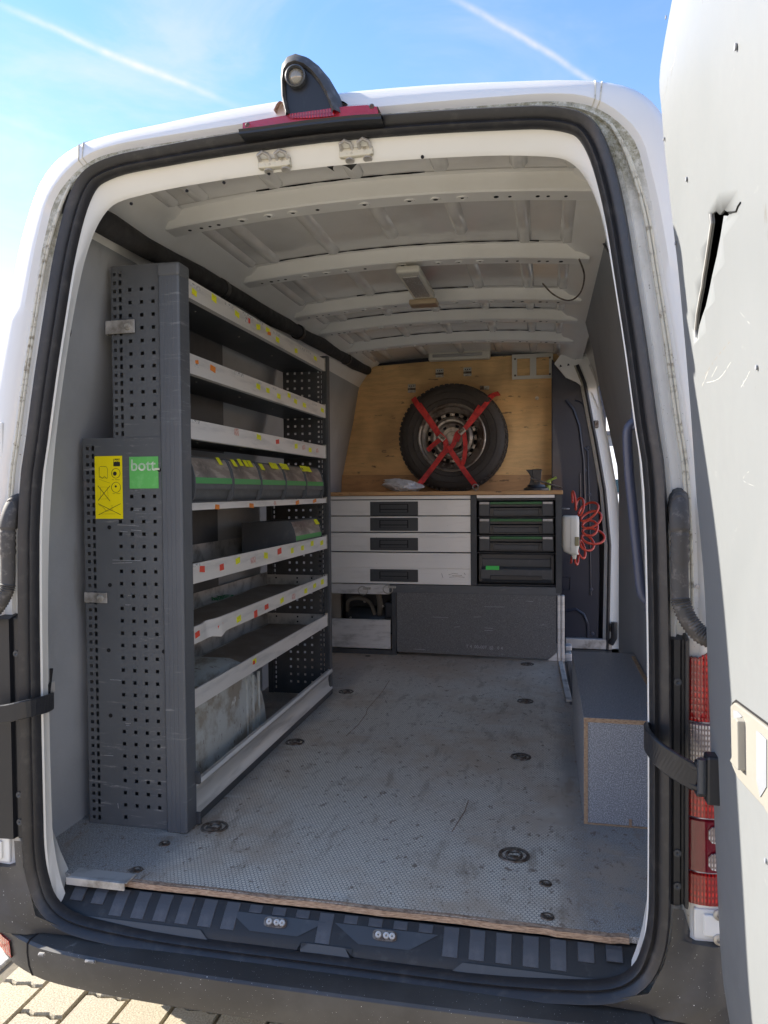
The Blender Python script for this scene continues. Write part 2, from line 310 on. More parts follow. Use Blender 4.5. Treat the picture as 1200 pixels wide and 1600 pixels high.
def groundf(t, b, src, _):
    br = t.nodes.new('ShaderNodeTexBrick'); br.inputs['Scale'].default_value = 1; br.inputs['Brick Width'].default_value = .24; br.inputs['Row Height'].default_value = .16; br.inputs['Mortar Size'].default_value = .006
    br.inputs['Color1'].default_value = (.36,.325,.25,1); br.inputs['Color2'].default_value = (.32,.29,.22,1); br.inputs['Mortar'].default_value = (.12,.10,.075,1)
    mp_ = t.nodes.new('ShaderNodeMapping'); mp_.inputs['Rotation'].default_value = (0, 0, R(90)); t.links.new(src, mp_.inputs[0]); t.links.new(mp_.outputs[0], br.inputs['Vector'])
    c = mix(t, mr(nz(t, src, 60, 4), .4, .65, 0, .35, t), br.outputs['Color'], (.30,.26,.19)); t.links.new(c, b.inputs['Base Color'])
M_GROUND = mat('paved_yard', (.45,.4,.3), .9, extra=groundf)
M_JOINT = mat('joint_sand', (.13,.11,.08), .95, var=[(20,(.10,.13,.05),.6,.7)], bump=(80,.6,.004))
M_HOUSE = mat('pale_render', (.62,.57,.45), .85, var=[(1,(.55,.50,.40),.4,.7)])
M_ROOFT = mat('slate_roof', (.10,.11,.13), .7, var=[(3,(.14,.15,.17),.4,.7)])

# ------------------------------------------------------------------ mesh helpers
WPOS = {}
class MB:
    def __init__(s): s.v = []; s.f = []; s.m = []; s.cm = 0
    def add(s, vs, fs):
        k = len(s.v); s.v += [tuple(q) for q in vs]
        for f in fs: s.f.append(tuple(i+k for i in f)); s.m.append(s.cm)
        return s
    def box(s, x0, x1, y0, y1, z0, z1, M=None):
        vs = [Vector((x, y, z)) for x in (x0, x1) for y in (y0, y1) for z in (z0, z1)]
        if M: vs = [M @ q for q in vs]
        return s.add(vs, [(0,1,3,2),(4,6,7,5),(0,4,5,1),(2,3,7,6),(0,2,6,4),(1,5,7,3)])
    def loft(s, rings, closed=True, caps=(False, False)):
        n = len(rings[0]); vs = [q for r in rings for q in r]; fs = []
        for i in range(len(rings)-1):
            for j in range(n if closed else n-1):
                a, b = i*n+j, i*n+(j+1) % n; fs.append((a, b, b+n, a+n))
        if caps[0]: fs.append(tuple(range(n))[::-1])
        if caps[1]: fs.append(tuple(range((len(rings)-1)*n, len(rings)*n)))
        return s.add(vs, fs)
    def prism(s, pts, ax, a, b):
        def P3(p, t):
            q = list(p); q.insert(ax, t); return Vector(q)
        return s.loft([[P3(p, a) for p in pts], [P3(p, b) for p in pts]], True, (True, True))
    def tube(s, pts, r, n=8, closed=False, caps=True):
        pts = [Vector(p) for p in pts]; K = len(pts); rings = []; prev = None
        for i, p in enumerate(pts):
            t = (pts[(i+1) % K]-pts[i-1]) if closed else (pts[min(i+1, K-1)]-pts[max(i-1, 0)])
            t.normalize()
            if prev is None: a = t.orthogonal().normalized()
            else: a = (prev - t*prev.dot(t)).normalized()
            prev = a; b = t.cross(a); rr = r[i] if isinstance(r, (list, tuple)) else r
            rings.append([p + (a*math.cos(2*math.pi*k/n) + b*math.sin(2*math.pi*k/n))*rr for k in range(n)])
        if closed: rings.append(rings[0])
        return s.loft(rings, True, (caps and not closed, caps and not closed))
    def strip(s, pts, w, t, wdir=Vector((0,0,1))):
        """flat band following pts; width along wdir"""
        pts = [Vector(p) for p in pts]; rings = []
        for i, p in enumerate(pts):
            d = (pts[min(i+1, len(pts)-1)]-pts[max(i-1, 0)]).normalized(); wd = wdir[i] if isinstance(wdir, list) else wdir
            wv = (wd - d*wd.dot(d)).normalized(); nn = d.cross(wv)
            rings.append([p+wv*w/2+nn*t/2, p+wv*w/2-nn*t/2, p-wv*w/2-nn*t/2, p-wv*w/2+nn*t/2])
        return s.loft(rings, True, (True, True))
    def lathe(s, c, axis, prof, n=32, closed=False):
        c = Vector(c); axis = Vector(axis).normalized(); a = axis.orthogonal().normalized(); b = axis.cross(a)
        rings = [[c+axis*h+(a*math.cos(2*math.pi*k/n)+b*math.sin(2*math.pi*k/n))*r for k in range(n)] for (r, h) in prof]
        if closed: rings.append(rings[0])
        return s.loft(rings, True)
    def disc(s, c, nrm, r, h, n=10):
        return s.lathe(c, nrm, [(.0001, 0), (r, 0), (r, h), (.0001, h)], n)
    def build(s, name, mt, parent=None, smooth=False, bevel=0, seg=1, sub=0, recalc=True, ang=40):
        xs = list(zip(*s.v)); c = Vector([(min(q)+max(q))/2 for q in xs])
        if parent is None: c.z = min(xs[2])
        me = bpy.data.meshes.new(name); me.from_pydata([Vector(q)-c for q in s.v], [], s.f)
        if recalc:
            bm = bmesh.new(); bm.from_mesh(me); bmesh.ops.recalc_face_normals(bm, faces=bm.faces); bm.to_mesh(me); bm.free()
        for q in (mt if isinstance(mt, (list, tuple)) else [mt]): me.materials.append(q)
        if isinstance(mt, (list, tuple)): me.polygons.foreach_set('material_index', s.m)
        o = bpy.data.objects.new(name, me); C.objects.link(o)
        pw = WPOS[parent.name] if parent else Vector((0, 0, 0)); o.location = c-pw
        if parent: o.parent = parent
        WPOS[o.name] = c
        if smooth:
            me.polygons.foreach_set('use_smooth', [True]*len(me.polygons)); me.update()
            try: me.set_sharp_from_angle(angle=R(ang))
            except Exception: pass
        if bevel:
            bv = o.modifiers.new('bevel', 'BEVEL'); bv.width = bevel; bv.segments = seg; bv.limit_method = 'ANGLE'; bv.angle_limit = R(35)
        if sub:
            sb = o.modifiers.new('sub', 'SUBSURF'); sb.levels = sub; sb.render_levels = sub
        return o
def empty(name, loc, label, cat, group=None):
    o = bpy.data.objects.new(name, None); C.objects.link(o); o.location = loc; o.empty_display_size = .1; WPOS[o.name] = Vector(loc)
    return tag(o, label, cat, group)
def tag(o, label=None, cat=None, group=None, kind=None):
    if label: o['label'] = label
    if cat: o['category'] = cat
    if group: o['group'] = group
    if kind: o['kind'] = kind
    return o
def clone(o, delta, parent='same'):
    """copy an object and its children, moved by delta"""
    c = o.copy(); C.objects.link(c); par = o.parent if parent == 'same' else parent
    c.parent = par; c.location = o.location + Vector(delta) if parent == 'same' else o.location
    for ch in [q for q in ALLCH(o)]:
        clone(ch, (0, 0, 0), c)
    return c
def ALLCH(o): return [q for q in C.objects if q.parent == o]
def arc(c, r, a0, a1, n): return [(c[0]+r*math.cos(R(a0+(a1-a0)*i/n)), c[1]+r*math.sin(R(a0+(a1-a0)*i/n))) for i in range(n+1)]
def interp(tab, z):
    if z <= tab[0][0]: return tab[0][1]
    for (a, p), (b, q) in zip(tab, tab[1:]):
        if z <= b: return p+(q-p)*(z-a)/(b-a)
    return tab[-1][1]
M_GALVD = mat('dirty_steel', (.20,.17,.14), .5, .5, var=[(50,(.10,.065,.045),.45,.6)])
# ================================================================== GROUND
XC = -0.517                      # van centre line
ZG = -0.66                       # ground level; the cargo floor is z = 0
g = MB(); g.add([(-400,-400,ZG-.03),(400,-400,ZG-.03),(400,600,ZG-.03),(-400,600,ZG-.03)], [(0,1,2,3)])
ground = g.build('ground', M_GROUND); tag(ground, kind='structure')
ground.location.z = ZG-.03
yard = MB(); yard.box(-5.2, 3.0, -2.0, 4.4, ZG-.028, ZG-.006)
yd = yard.build('pavement', M_JOINT); tag(yd, kind='structure')
# individual paving stones, nearest / most visible ones as pieces, the rest joined
PW, PL = .16, .24
def stone_mesh(k):
    mb = MB(); a, b, h = PW/2-.005, PL/2-.005, .045
    rr = random.Random(k); n = 6
    out = []
    for (sx, sy) in ((-1,-1),(1,-1),(1,1),(-1,1)):
        pass
    pts = []
    for i in range(n): pts.append((-a+2*a*i/n, -b+.006*math.sin(i*2.1)))
    for i in range(2): pts.append((a, -b+2*b*i/2))
    for i in range(n): pts.append((a-2*a*i/n, b+.006*math.sin((n-i)*2.1)))
    for i in range(2): pts.append((-a, b-2*b*i/2))
    top = [(x*.955+rr.uniform(-.001,.001), y*.965+rr.uniform(-.001,.001), 0) for x, y in pts]; mid = [(x, y, -.008) for x, y in pts]; bot = [(x, y, -.03) for x, y in pts]
    mb.loft([bot, mid, top], True, (False, True)); return mb
smesh = []
for k in range(4):
    mb = stone_mesh(k); me = bpy.data.meshes.new('paver'); me.from_pydata(mb.v, [], mb.f); me.materials.append(M_PAVER); smesh.append(me)
cells = []
for i in range(-30, 18):
    for j in range(-8, 18):
        x = i*PW+.03; y = j*PL + (.12 if i % 2 else 0)
        if -5.1 < x < 2.9 and -1.9 < y < 4.3 and not (-2.02 < x < -1.86): cells.append((x, y))
cells.sort(key=lambda p: (p[0]+1.3)**2*.8+(p[1]-2.3)**2)
for (x, y) in cells[:290]:
    o = bpy.data.objects.new('paving_stone', random.choice(smesh)); C.objects.link(o); o.parent = yd
    o.location = Vector((x, y, ZG+.012+random.uniform(-.003, .002)))-WPOS[yd.name]; o.rotation_euler = (random.uniform(-.006,.006), random.uniform(-.008,.008), random.uniform(-.01,.01)); 
rest = MB()
for (x, y) in cells[290:]:
    q = smesh[0]; dz = random.uniform(-.003, .002); rest.add([(v.co.x+x, v.co.y+y, v.co.z+ZG+.012+dz) for v in q.vertices], [tuple(p.vertices) for p in q.polygons])
tag(rest.build('paving_stones', M_PAVER, yd, recalc=False), kind='stuff')
gs = MB()
for j in range(13):
    y0 = -1.9+j*.48; gs.box(-2.01, -1.87, y0+.004, y0+.474, ZG-.02, ZG+.008)
for j in range(13):
    o = MB().box(-2.01, -1.87, -1.9+j*.48+.004, -1.9+j*.48+.474, ZG-.02, ZG+.008).build('gutter_stone', M_GUTTER, yd, bevel=.004)
# ================================================================== VAN
van = empty('van', (XC, 3.6, ZG), 'white panel van seen into its open fitted-out load bay from behind', 'van')
def YS(z): return 1.64+(.08*(z-.9)**1.3 if z > .9 else 0)
# half profiles, bottom centre -> top centre, (X from centre line, z)
P_B2 = [(0,-.112),(.35,-.112),(.55,-.102),(.66,-.085),(.72,-.045),(.75,.01),(.764,.08),(.767,.2),(.766,.65),(.757,1.0),(.741,1.14),(.722,1.3),(.703,1.44),(.685,1.57),(.668,1.66),(.648,1.735),(.622,1.79),(.585,1.82),(.52,1.838),(.43,1.846),(.25,1.857),(0,1.864)]
P_C = [(0,-.03),(.35,-.03),(.62,-.028),(.68,-.015),(.71,.02),(.730,.08),(.737,.2),(.737,.65),(.725,.95),(.712,1.14),(.694,1.3),(.675,1.44),(.652,1.57),(.630,1.65),(.605,1.705),(.575,1.74),(.54,1.755),(.48,1.765),(.42,1.772),(.34,1.778),(.2,1.785),(0,1.789)]
P_A = [(0,-.12),(.35,-.12),(.60,-.115),(.80,-.105),(.90,-.06),(.945,.0),(.965,.08),(.98,.2),(.985,.65),(.955,1.0),(.93,1.14),(.905,1.3),(.878,1.44),(.855,1.57),(.835,1.68),(.80,1.79),(.76,1.862),(.70,1.905),(.60,1.93),(.45,1.946),(.25,1.962),(0,1.970)]
def lin(a, b, t): return a+(b-a)*t
def offs(P, f):
    out = []
    for i, (x, z) in enumerate(P):
        a = P[max(i-1, 0)]; b = P[min(i+1, len(P)-1)]; dx, dz = b[0]-a[0], b[1]-a[1]
        if i in (0, len(P)-1): dz = 0
        l = math.hypot(dx, dz); d = f(x, z); out.append((x+dz/l*d if 0 < i < len(P)-1 else x, z-dx/l*d))
    return out
def smooth_ring(P, n=3):
    """Catmull-Rom refine of the half profile"""
    out = []
    for i in range(len(P)-1):
        p0 = P[max(i-1,0)] if i > 0 else (-P[1][0], P[1][1]); p1, p2 = P[i], P[i+1]; p3 = P[i+2] if i+2 < len(P) else (-P[i][0], P[i][1])
        for k in range(n):
            t = k/n; out.append(tuple(.5*((2*p1[c])+(-p0[c]+p2[c])*t+(2*p0[c]-5*p1[c]+4*p2[c]-p3[c])*t*t+(-p0[c]+3*p1[c]-3*p2[c]+p3[c])*t**3) for c in (0,1)))
    out.append(P[-1]); return out
def ring(P, yf, n=3):
    h = smooth_ring(P, n); full = h + [(-x, z) for x, z in h[-2:0:-1]]
    return [Vector((XC+x, yf(x, z) if callable(yf) else yf, z)) for x, z in full]
side = lambda x, z: min(1, max(0, (z*-1+1.86)/.12)) if z > .3 else 1
# white opening frame (inner jamb)
fr = MB()
def low(P): return [(x, z-.055*min(1, max(0, (.735-abs(x))/.045)) if z < .04 else z) for x, z in P]
inB1 = offs(P_B2, lambda x, z: -.030)
fr.loft([ring(inB1, lambda x,z: YS(z)+.012), ring(low(offs(P_B2, lambda x,z:-.036)), lambda x,z: YS(z)+.018), ring(low([(lin(a[0],b[0],.8), lin(a[1],b[1],.8)) for a,b in zip(inB1,P_C)]), lambda x,z: YS(z)+.038), ring(low(P_C), lambda x,z: YS(z)+.05), ring(low(offs(P_C, lambda x,z: .012)), lambda x,z: YS(z)+.060), ring(low(offs(P_C, lambda x,z: .02+.075*min(1, max(0, (z-.03)/.35)))), lambda x,z: YS(z)+.10)])
frame = fr.build('door_frame', M_FRAME, van, smooth=True)
for (u, v) in ((205,318),(292,298),(420,271),(660,245),(827,234),(350,285)):
    p = at(u, v, 'y', 1.752); MB().disc((p.x, 1.7535, p.z), (0,-1,-.2), .004, .003).build('hole', M_VOID, frame)
# seams across the frame
for (pa, pb) in (((330,-4),(0,0)),):
    pass
# rubber seal: bulbous section around the opening
sl_ = MB()
sec = [(-.034, .012), (-.034, -.004), (-.026, -.014), (-.018, -.008), (-.012, -.020), (.0, -.026), (.006, -.018), (.007, .006), (.005, .02)]
sl_.loft([ring(offs(P_B2, lambda x,z,o=o: o*(1 if z > -.0 else .9)), (lambda x,z,d=d: YS(z)+d)) for o, d in sec])
sl_.build('rubber_seal', M_RUBBER, van, smooth=True, ang=60)
# channel between seal and outer body, with mossy top part
def A2off(x, z): return lin(.022, .065, side(x, z)) if z > .3 else .05
def Az(P): return [(min(x, 9), z) for x, z in P]
A2 = offs(P_B2, A2off)
ch = MB(); ch.loft([ring(offs(P_B2, lambda x,z:.004), lambda x,z: YS(z)+.012), ring(offs(P_B2, lambda x,z: A2off(x,z)*.30), lambda x,z: YS(z)+.006), ring(offs(P_B2, lambda x,z: A2off(x,z)*.36), lambda x,z: YS(z)+.018), ring(offs(P_B2, lambda x,z: A2off(x,z)*.62), lambda x,z: YS(z)+.019), ring(offs(P_B2, lambda x,z: A2off(x,z)*.68), lambda x,z: YS(z)+.010), ring(A2, lambda x,z: YS(z)+.010)])
cho = ch.build('pillar_channel', [M_CHAN, M_MOSS], van, smooth=True)
for p in cho.data.polygons:
    z = p.center.z+WPOS[cho.name].z
    pass
# sealant beads running down the pillars
for s in (-1, 1):
    for o, r_ in ((.046, .0035), (.054, .003)):
        pts = [Vector((XC+s*x, YS(z)+.007, z)) for x, z in smooth_ring(offs(P_B2, lambda a,b: o if b < 1.6 else lin(o, .035, min(1,(b-1.6)/.2))), 4) if .68 < z < 1.80 and x > .3]
        MB().tube(pts, r_, 6).build('sealant_bead', M_SEALANT, van, smooth=True)
# outer body skin
def scaleP(P, kx, topz=None, f=1):
    return [(x*kx, z if topz is None or z < .9 else .9+(z-.9)*f) for x, z in P]
PA2 = [(x, -.30) if i < 4 else ((x*1.0, z) if z > .2 else (.985, lin(-.30, z, (i-3)/5))) for i, (x, z) in enumerate(P_A)]
ys = [3.92, 4.94]
body = MB()
nf = 3
mid = [(lin(a[0], b[0], .55), lin(a[1], b[1], .62)) for a, b in zip(A2, P_A)]
rings = [ring(A2, lambda x,z: YS(z)+.010), ring(offs(A2, lambda x,z:.012), lambda x,z: YS(z)-.002), ring(mid, lambda x,z: YS(z)+.002), ring([(x*.985, z-.008 if z > .5 else z) for x, z in P_A], lambda x,z: YS(z)+.035), ring(P_A, lambda x,z: YS(z)+.09),
         ring([(x*1.006, z+.004 if z > .5 else z) for x, z in PA2], lambda x,z: YS(z)+.22)] + [ring([(x*1.012, z+.012 if z > .5 else z) for x, z in PA2], yy) for yy in (2.2, 2.8, 3.4, ys[0], ys[1], 5.3)]
rings += [ring([(x*1.0, z if z < 1.2 else 1.2+(z-1.2)*.93) for x, z in PA2], 5.7), ring([(x*.97, min(z, .9+(z-.9)*.35) if z > .9 else z) for x, z in PA2], 6.4), ring([(x*.93, min(z, .62)) for x, z in PA2], 7.0), ring([(x*.85, min(z, .25)) for x, z in PA2], 7.35)]
body.loft(rings, True, (False, True))
bo = body.build('body_shell', M_WHITE, van, smooth=True, ang=50)
bm = bmesh.new(); bm.from_mesh(bo.data); wp = WPOS[bo.name]; kill = []
for f in bm.faces:
    c = f.calc_center_median()+wp
    if ys[0] < c.y < ys[1] and c.x > XC+.6 and -.12 < c.z < 1.66: kill.append(f)
bmesh.ops.delete(bm, geom=kill, context='FACES'); bm.to_mesh(bo.data); bm.free()
# drip seams near the roof corners
for s in (-1, 1):
    for dx in (0, .02):
        pts = []
        for r_ in rings[:6]:
            c_ = [q for q in r_ if q.z > 1.7]; c_.sort(key=lambda q: abs(q.x-XC-s*(.62+dx))); a, b = c_[0], c_[1]
            pts.append(a+Vector((s*dx*.0, -.001, .0006)) if dx == 0 else a.lerp(b, .5)+Vector((0, -.001, .0006)))
        MB().tube(pts, .0014, 5).build('seam_line', M_SEALANT, van)
# wheels of the van itself
def make_wheel(c, nrm, R_, W, parent=None, rimdia=.21, name='wheel', lab=None):
    """tyre with tread lugs + steel rim with vent holes; c = centre of outer face"""
    c = Vector(c); nrm = Vector(nrm).normalized()
    prof = [(rimdia+.005, -.025), (rimdia+.012, -.004), (rimdia+.03, .004), (R_*.80, .010), (R_*.90, .004), (R_*.965, -.012), (R_*.99, -.03), (R_, -.05), (R_, -W+.05), (R_*.99, -W+.03), (R_*.9, -W), (rimdia+.02, -W+.01), (rimdia-.01, -W+.03)]
    t = MB(); t.lathe(c, nrm, [(r, h) for r, h in prof], 72)
    a = nrm.orthogonal().normalized(); b = nrm.cross(a); n = 64
    for k in range(n):
        th = 2*math.pi*k/n; d = a*math.cos(th)+b*math.sin(th); tt = nrm.cross(d)
        for lane, (h0, h1, off) in enumerate(((-.018, -.06, 0), (-.075, -.115, .5), (-.13, -.17, 0), (-.182, -W+.02, .5))):
            th2 = th+2*math.pi*off/n; d = a*math.cos(th2)+b*math.sin(th2); tt = nrm.cross(d); hw = .011
            P = [c+d*(rr)+nrm*h+tt*(w_) for rr in ((R_-.008 if lane else R_*.975), R_+.006) for h in (h0, h1) for w_ in (-hw, hw)]
            if lane == 0: P[4] = P[4]-d*.004; P[5] = P[5]-d*.004
            t.add(P, [(0,1,3,2),(4,6,7,5),(0,4,5,1),(2,3,7,6),(0,2,6,4),(1,5,7,3)])
    for rr in (R_*.72, R_*.84): t.lathe(c, nrm, [(rr-.002, .006), (rr, .0115), (rr+.002, .006)], 72)
    ty = t.build('tyre', M_TYRE, parent, smooth=True, ang=30)
    q = MB(); q.lathe(c, nrm, [(rimdia+.008, -.012), (rimdia+.012, .0), (rimdia+.004, .004), (rimdia-.006, -.004), (rimdia-.012, -.03), (rimdia-.035, -.045), (rimdia-.045, -.055)], 60)
    # disc with vent holes: ring built in sectors
    nh = 16; r0, r1 = rimdia-.075, rimdia-.045
    q.lathe(c, nrm, [(r0, -.022), (r0-.018, -.008), (r0-.030, -.010), (r0-.040, -.05), (.075, -.060), (.070, -.052), (.045, -.052), (.045, -.075), (.0001, -.078)], 60)
    for k in range(nh):
        t0 = 2*math.pi*k/nh; t1 = 2*math.pi*(k+1)/nh; tm = (t0+t1)/2; rm = (r0+r1)/2+.001
        def pp(r, th, h): return c+(a*math.cos(th)+b*math.sin(th))*r+nrm*h
        hole = [pp(rm+.0125*math.sin(p_), tm+.0125*1.25*math.cos(p_)/rm, -.040) for p_ in [2*math.pi*j/12 for j in range(12)]]
        outer = []
        for j in range(12):
            p_ = 2*math.pi*j/12; ct, st = math.cos(p_), math.sin(p_); kk = 1/max(abs(ct), abs(st)); rr = rm+(r1-r0)/2*st*kk; th = tm+(t1-t0)/2*ct*kk
            outer.append(pp(rr, th, -.022 if rr < rm-.01 else (-.055 if rr > rm+.01 else -.038)))
        q.loft([outer, hole, [x_-nrm*.012 for x_ in hole]], True)
    ri = q.build('rim', M_RIM, parent, smooth=True, ang=35)
    bk = MB(); bk.lathe(c, nrm, [(rimdia-.01, -.10), (.0001, -.10)], 30); bk.build('rim_barrel', M_VOID, parent)
    for k in range(6):
        th = 2*math.pi*k/6+.4; MB().disc(c+(a*math.cos(th)+b*math.sin(th))*.085+nrm*-.0565, nrm, .0125, .003, 12).build('bolt_hole', M_VOID, parent)
    return ty
for (s, y) in ((-1, 2.5), (1, 2.5), (-1, 6.2), (1, 6.2)):
    we = bpy.data.objects.new('wheel', None); C.objects.link(we); we.location = Vector((XC+s*.96, y, ZG+.345))-WPOS[van.name]; we.parent = van; WPOS[we.name] = Vector((XC+s*.96, y, ZG+.345))
    make_wheel((XC+s*.96, y, ZG+.345), (s, 0, 0), .345, .225, we)
# ------------------------------------------------------------------ interior shell
LIN = [(-.02, .880), (1.0, .880), (1.12, .872), (1.3, .835), (1.5, .79), (1.7, .755), (1.86, .715)]
def LX(z): return interp(LIN, z)
YF, YB, YD = 1.735, 5.10, 3.92
lz = [-.02, .3, .6, .9, 1.0, 1.12, 1.3, 1.5, 1.7, 1.86]
ll = MB(); ll.loft([[Vector((XC-LX(z), y, z)) for z in lz] for y in (YF, 2.4, 3.2, 4.2, YB)], closed=False)
ll.loft([[Vector((XC-LX(z)-.012, y, z)) for z in lz] for y in (YF, 2.4, 3.2, 4.2, YB)], closed=False)
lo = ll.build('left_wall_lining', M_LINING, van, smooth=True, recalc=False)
rl = MB(); rl.loft([[Vector((XC+LX(z), y, z)) for z in lz] for y in (YF, 2.4, 3.2, YD-.03)], closed=False)
rl.loft([[Vector((XC+LX(z), YD-.03, z)) for z in lz], [Vector((XC+LX(z)+.03, YD, z)) for z in lz], [Vector((XC+LX(z)+.08, YD, z)) for z in lz]], closed=False)
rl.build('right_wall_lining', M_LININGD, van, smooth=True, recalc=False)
# zig-zag scratches / screws of the linings
for (u, v) in ((243,398),(258,409),(371,470),(386,482),(481,540),(490,547)):
    p = at(u, v, 'x', XC-.735); z = p.z; MB().disc((XC-LX(z)+.001, p.y, z), (1,0,.2), .005, .001).build('lining_hole', M_VOID, lo)
# round cut-out with dark rim seen by the left pillar
MB().disc((XC-LX(1.45)+.001, 1.86, 1.475), (1,0,.23), .04, .002, 24).build('cover_cap', M_BLACK, lo)
# outer flank between lining and body is closed at the rear by the frame; jambs of the side door
jb = MB()
for y0, sgn in ((YD, 1),):
    jb.loft([[Vector((XC+LX(z)+.08, y0, z)) for z in lz[:9]], [Vector((XC+interp([(-.02,.985),(.65,.995),(1.0,.966),(1.3,.915),(1.57,.865),(1.7,.84)], z), y0+.002, z)) for z in lz[:9]]], closed=False)
jb.build('side_door_rear_jamb', M_WHITE, van, recalc=False)
# floor
fl = MB(); fy0 = 1.722
fl.box(XC-.885, .113, fy0+.0, YB, -.015, 0); fl.box(.113, XC+.880, fy0, 3.56, -.015, -.0005)
flo = fl.build('cargo_floor', M_FLOOR, van)
for cr_px in ([(608,1064),(598,1080),(588,1092),(574,1108),(572,1116),(560,1132),(541,1150)], [(732,1250),(726,1268),(716,1284),(706,1300)]):
    MB().tube([at(u, v, 'z', .0002) for u, v in cr_px], .0016, 5).build('floor_crack', M_PLYEDGE, flo)
fe = MB(); xs = [XC-.70+i*.02 for i in range(71)]
rj = random.Random(3)
def edge_y(x): return fy0-.004+.0015*math.sin(x*21)+rj.uniform(-.0008, .0008) - (.006 if .02 < x < .16 else 0)
fe.loft([[Vector((x, edge_y(x)+.012, .0012)) for x in xs], [Vector((x, edge_y(x)-.001, -.001)) for x in xs], [Vector((x, edge_y(x)-.003, -.014)) for x in xs], [Vector((x, edge_y(x)+.012, -.018)) for x in xs]], closed=False)
fe.build('floor_edge', M_PLYEDGE, flo, recalc=False)
es = MB(); p0, p1 = at(106, 1371, 'z', .004), at(194, 1384, 'z', .004); es.box(p0.x, p1.x, 1.70, 1.745, .001, .006); es.box(p0.x-.004, p1.x-.004, 1.694, 1.699, -.014, .006); es.build('edge_trim_strip', M_GALV, flo, bevel=.001)
# under-floor structure (dark) and step well on the side-door side
uf = MB(); uf.box(XC-.9, XC+.9, 1.76, 5.2, -.2, -.03); uf.build('underbody', M_BLACK, van)
sw = MB(); sw.box(.13, XC+.93, 3.57, 5.1, -.029, -.022); sw.build('side_step_well', M_BLACK, van)
tr = MB(); a_, b_ = at(876, 1036, 'z', .012), at(891, 1100, 'z', .012)
tr.prism([(a_.x-.012, 4.42), (a_.x+.012, 4.42), (b_.x+.012, 3.60), (b_.x-.018, 3.60)], 2, .001, .010); tr.build('floor_threshold_strip', M_GALV, flo, bevel=.002)
# lashing rings
def make_ring(x, y, r=.036):
    o = MB(); o.lathe((x, y, 0), (0,0,1), [(r*1.15, .0005), (r*1.1, .004), (r*.9, .004), (r*.86, -.006), (.001, -.008)], 24)
    e = o.build('lashing_cup', M_GALVD, flo, smooth=True)
    q = MB(); q.tube([(x+r*.55*math.cos(a), y+r*.6*math.sin(a)-.003, .003) for a in [2*math.pi*k/14 for k in range(14)]], .0042, 6, closed=True); q.box(x-.012, x+.012, y-.028, y-.01, -.004, .006)
    q.build('lashing_ring', M_GALVD, e, smooth=True)
for (x, y, r_) in ((-.968,2.048,.036), (-.084,2.047,.038), (-.089,2.819,.034), (-.091,3.576,.034), (-.979,2.818,.034), (-.974,3.587,.034), (-.099,4.349,.034)): make_ring(x, y, r_)
for (x, y) in ((-1.063,1.922), (-1.063,1.772), (0,1.913), (.004,1.763), (-1.056,4.40)):
    MB().lathe((x, y, 0), (0,0,1), [(.017, .0005), (.016, .003), (.009, .003), (.008, .0005), (.001, .0005)], 16).build('floor_screw', M_GALVD, flo, smooth=True)
# ------------------------------------------------------------------ roof inside
def ZR(X): return 1.881-.085*X*X
def ZS(X): return 1.932-.085*X*X
XS = [-.66+i*.04 for i in range(34)]
sk = MB(); sk.loft([[Vector((XC+X, y, ZS(X))) for X in XS] for y in (1.80, 2.1, 2.7, 3.3, 3.7, 4.2, YB+.05)], closed=False)
skin = sk.build('roof_skin', M_SKIN, van, smooth=True, recalc=False)
RIBS = [(2.20, 2.285), (2.83, 2.915), (3.45, 3.53), (3.85, 3.93), (4.39, 4.47)]
for k, (y0, y1) in enumerate(RIBS):
    wdt = y1-y0; b = MB(); pf = [(-.03, .052), (-.004, .046), (.0, .040), (.004, .005), (.009, 0), (wdt*.92, 0), (wdt*.97, .006), (wdt*1.0, .05)]
    half = [i*.03 for i in range(23)]
    XR = [-x for x in half[::-1]]+half[1:]
    def bow(X): return -.05*X*X*0
    XR = [-.68]+XR+[.68]
    b.loft([[Vector((XC+X, y0+dy, (ZS(X)-.0015 if dz > .045 else min(ZR(X)+dz, ZS(X)-.002)))) for X in XR] for dy, dz in pf], closed=False)
    rb = b.build('roof_rib', M_PRIMER, van, smooth=True, ang=35, recalc=False)
    hb = MB(); rr = random.Random(k)
    for X in (-.60, -.56, -.53, -.50, -.42, -.33, -.25, -.17, -.02, .12, .2, .28, .38, .42, .50, .53, .58):
        yy = y0+wdt*.55; dz = 0
        if X in (-.42, -.33, -.25, -.02, .12, .2, .28):
            d_ = MB(); d_.lathe((XC+X, yy, ZR(X)-.0005), (0,0,-1), [(.018, -.002), (.016, .0025), (.0085, .002), (.008, -.001)], 14); d_.build('dimple', M_PRIMER, rb, smooth=True)
        MB().disc((XC+X, yy, ZR(X)-.0006), (0,0,-1), rr.choice((.005, .006, .0075)), .0012, 10).build('bolt_hole', M_VOID, rb)
    Xf = [-.5+.04*i for i in range(26)]
    if k in (0, 2): Xf = Xf[4:18]
    MB().tube([Vector((XC+X, y0-.032, ZS(X)-.002)) for X in Xf], [.0022+.0012*math.sin(i*2.3+k) for i in range(len(Xf))], 5).build('rib_gap_shadow', M_VOID, rb)  # black tube stands in for the shadow line between rib and skin
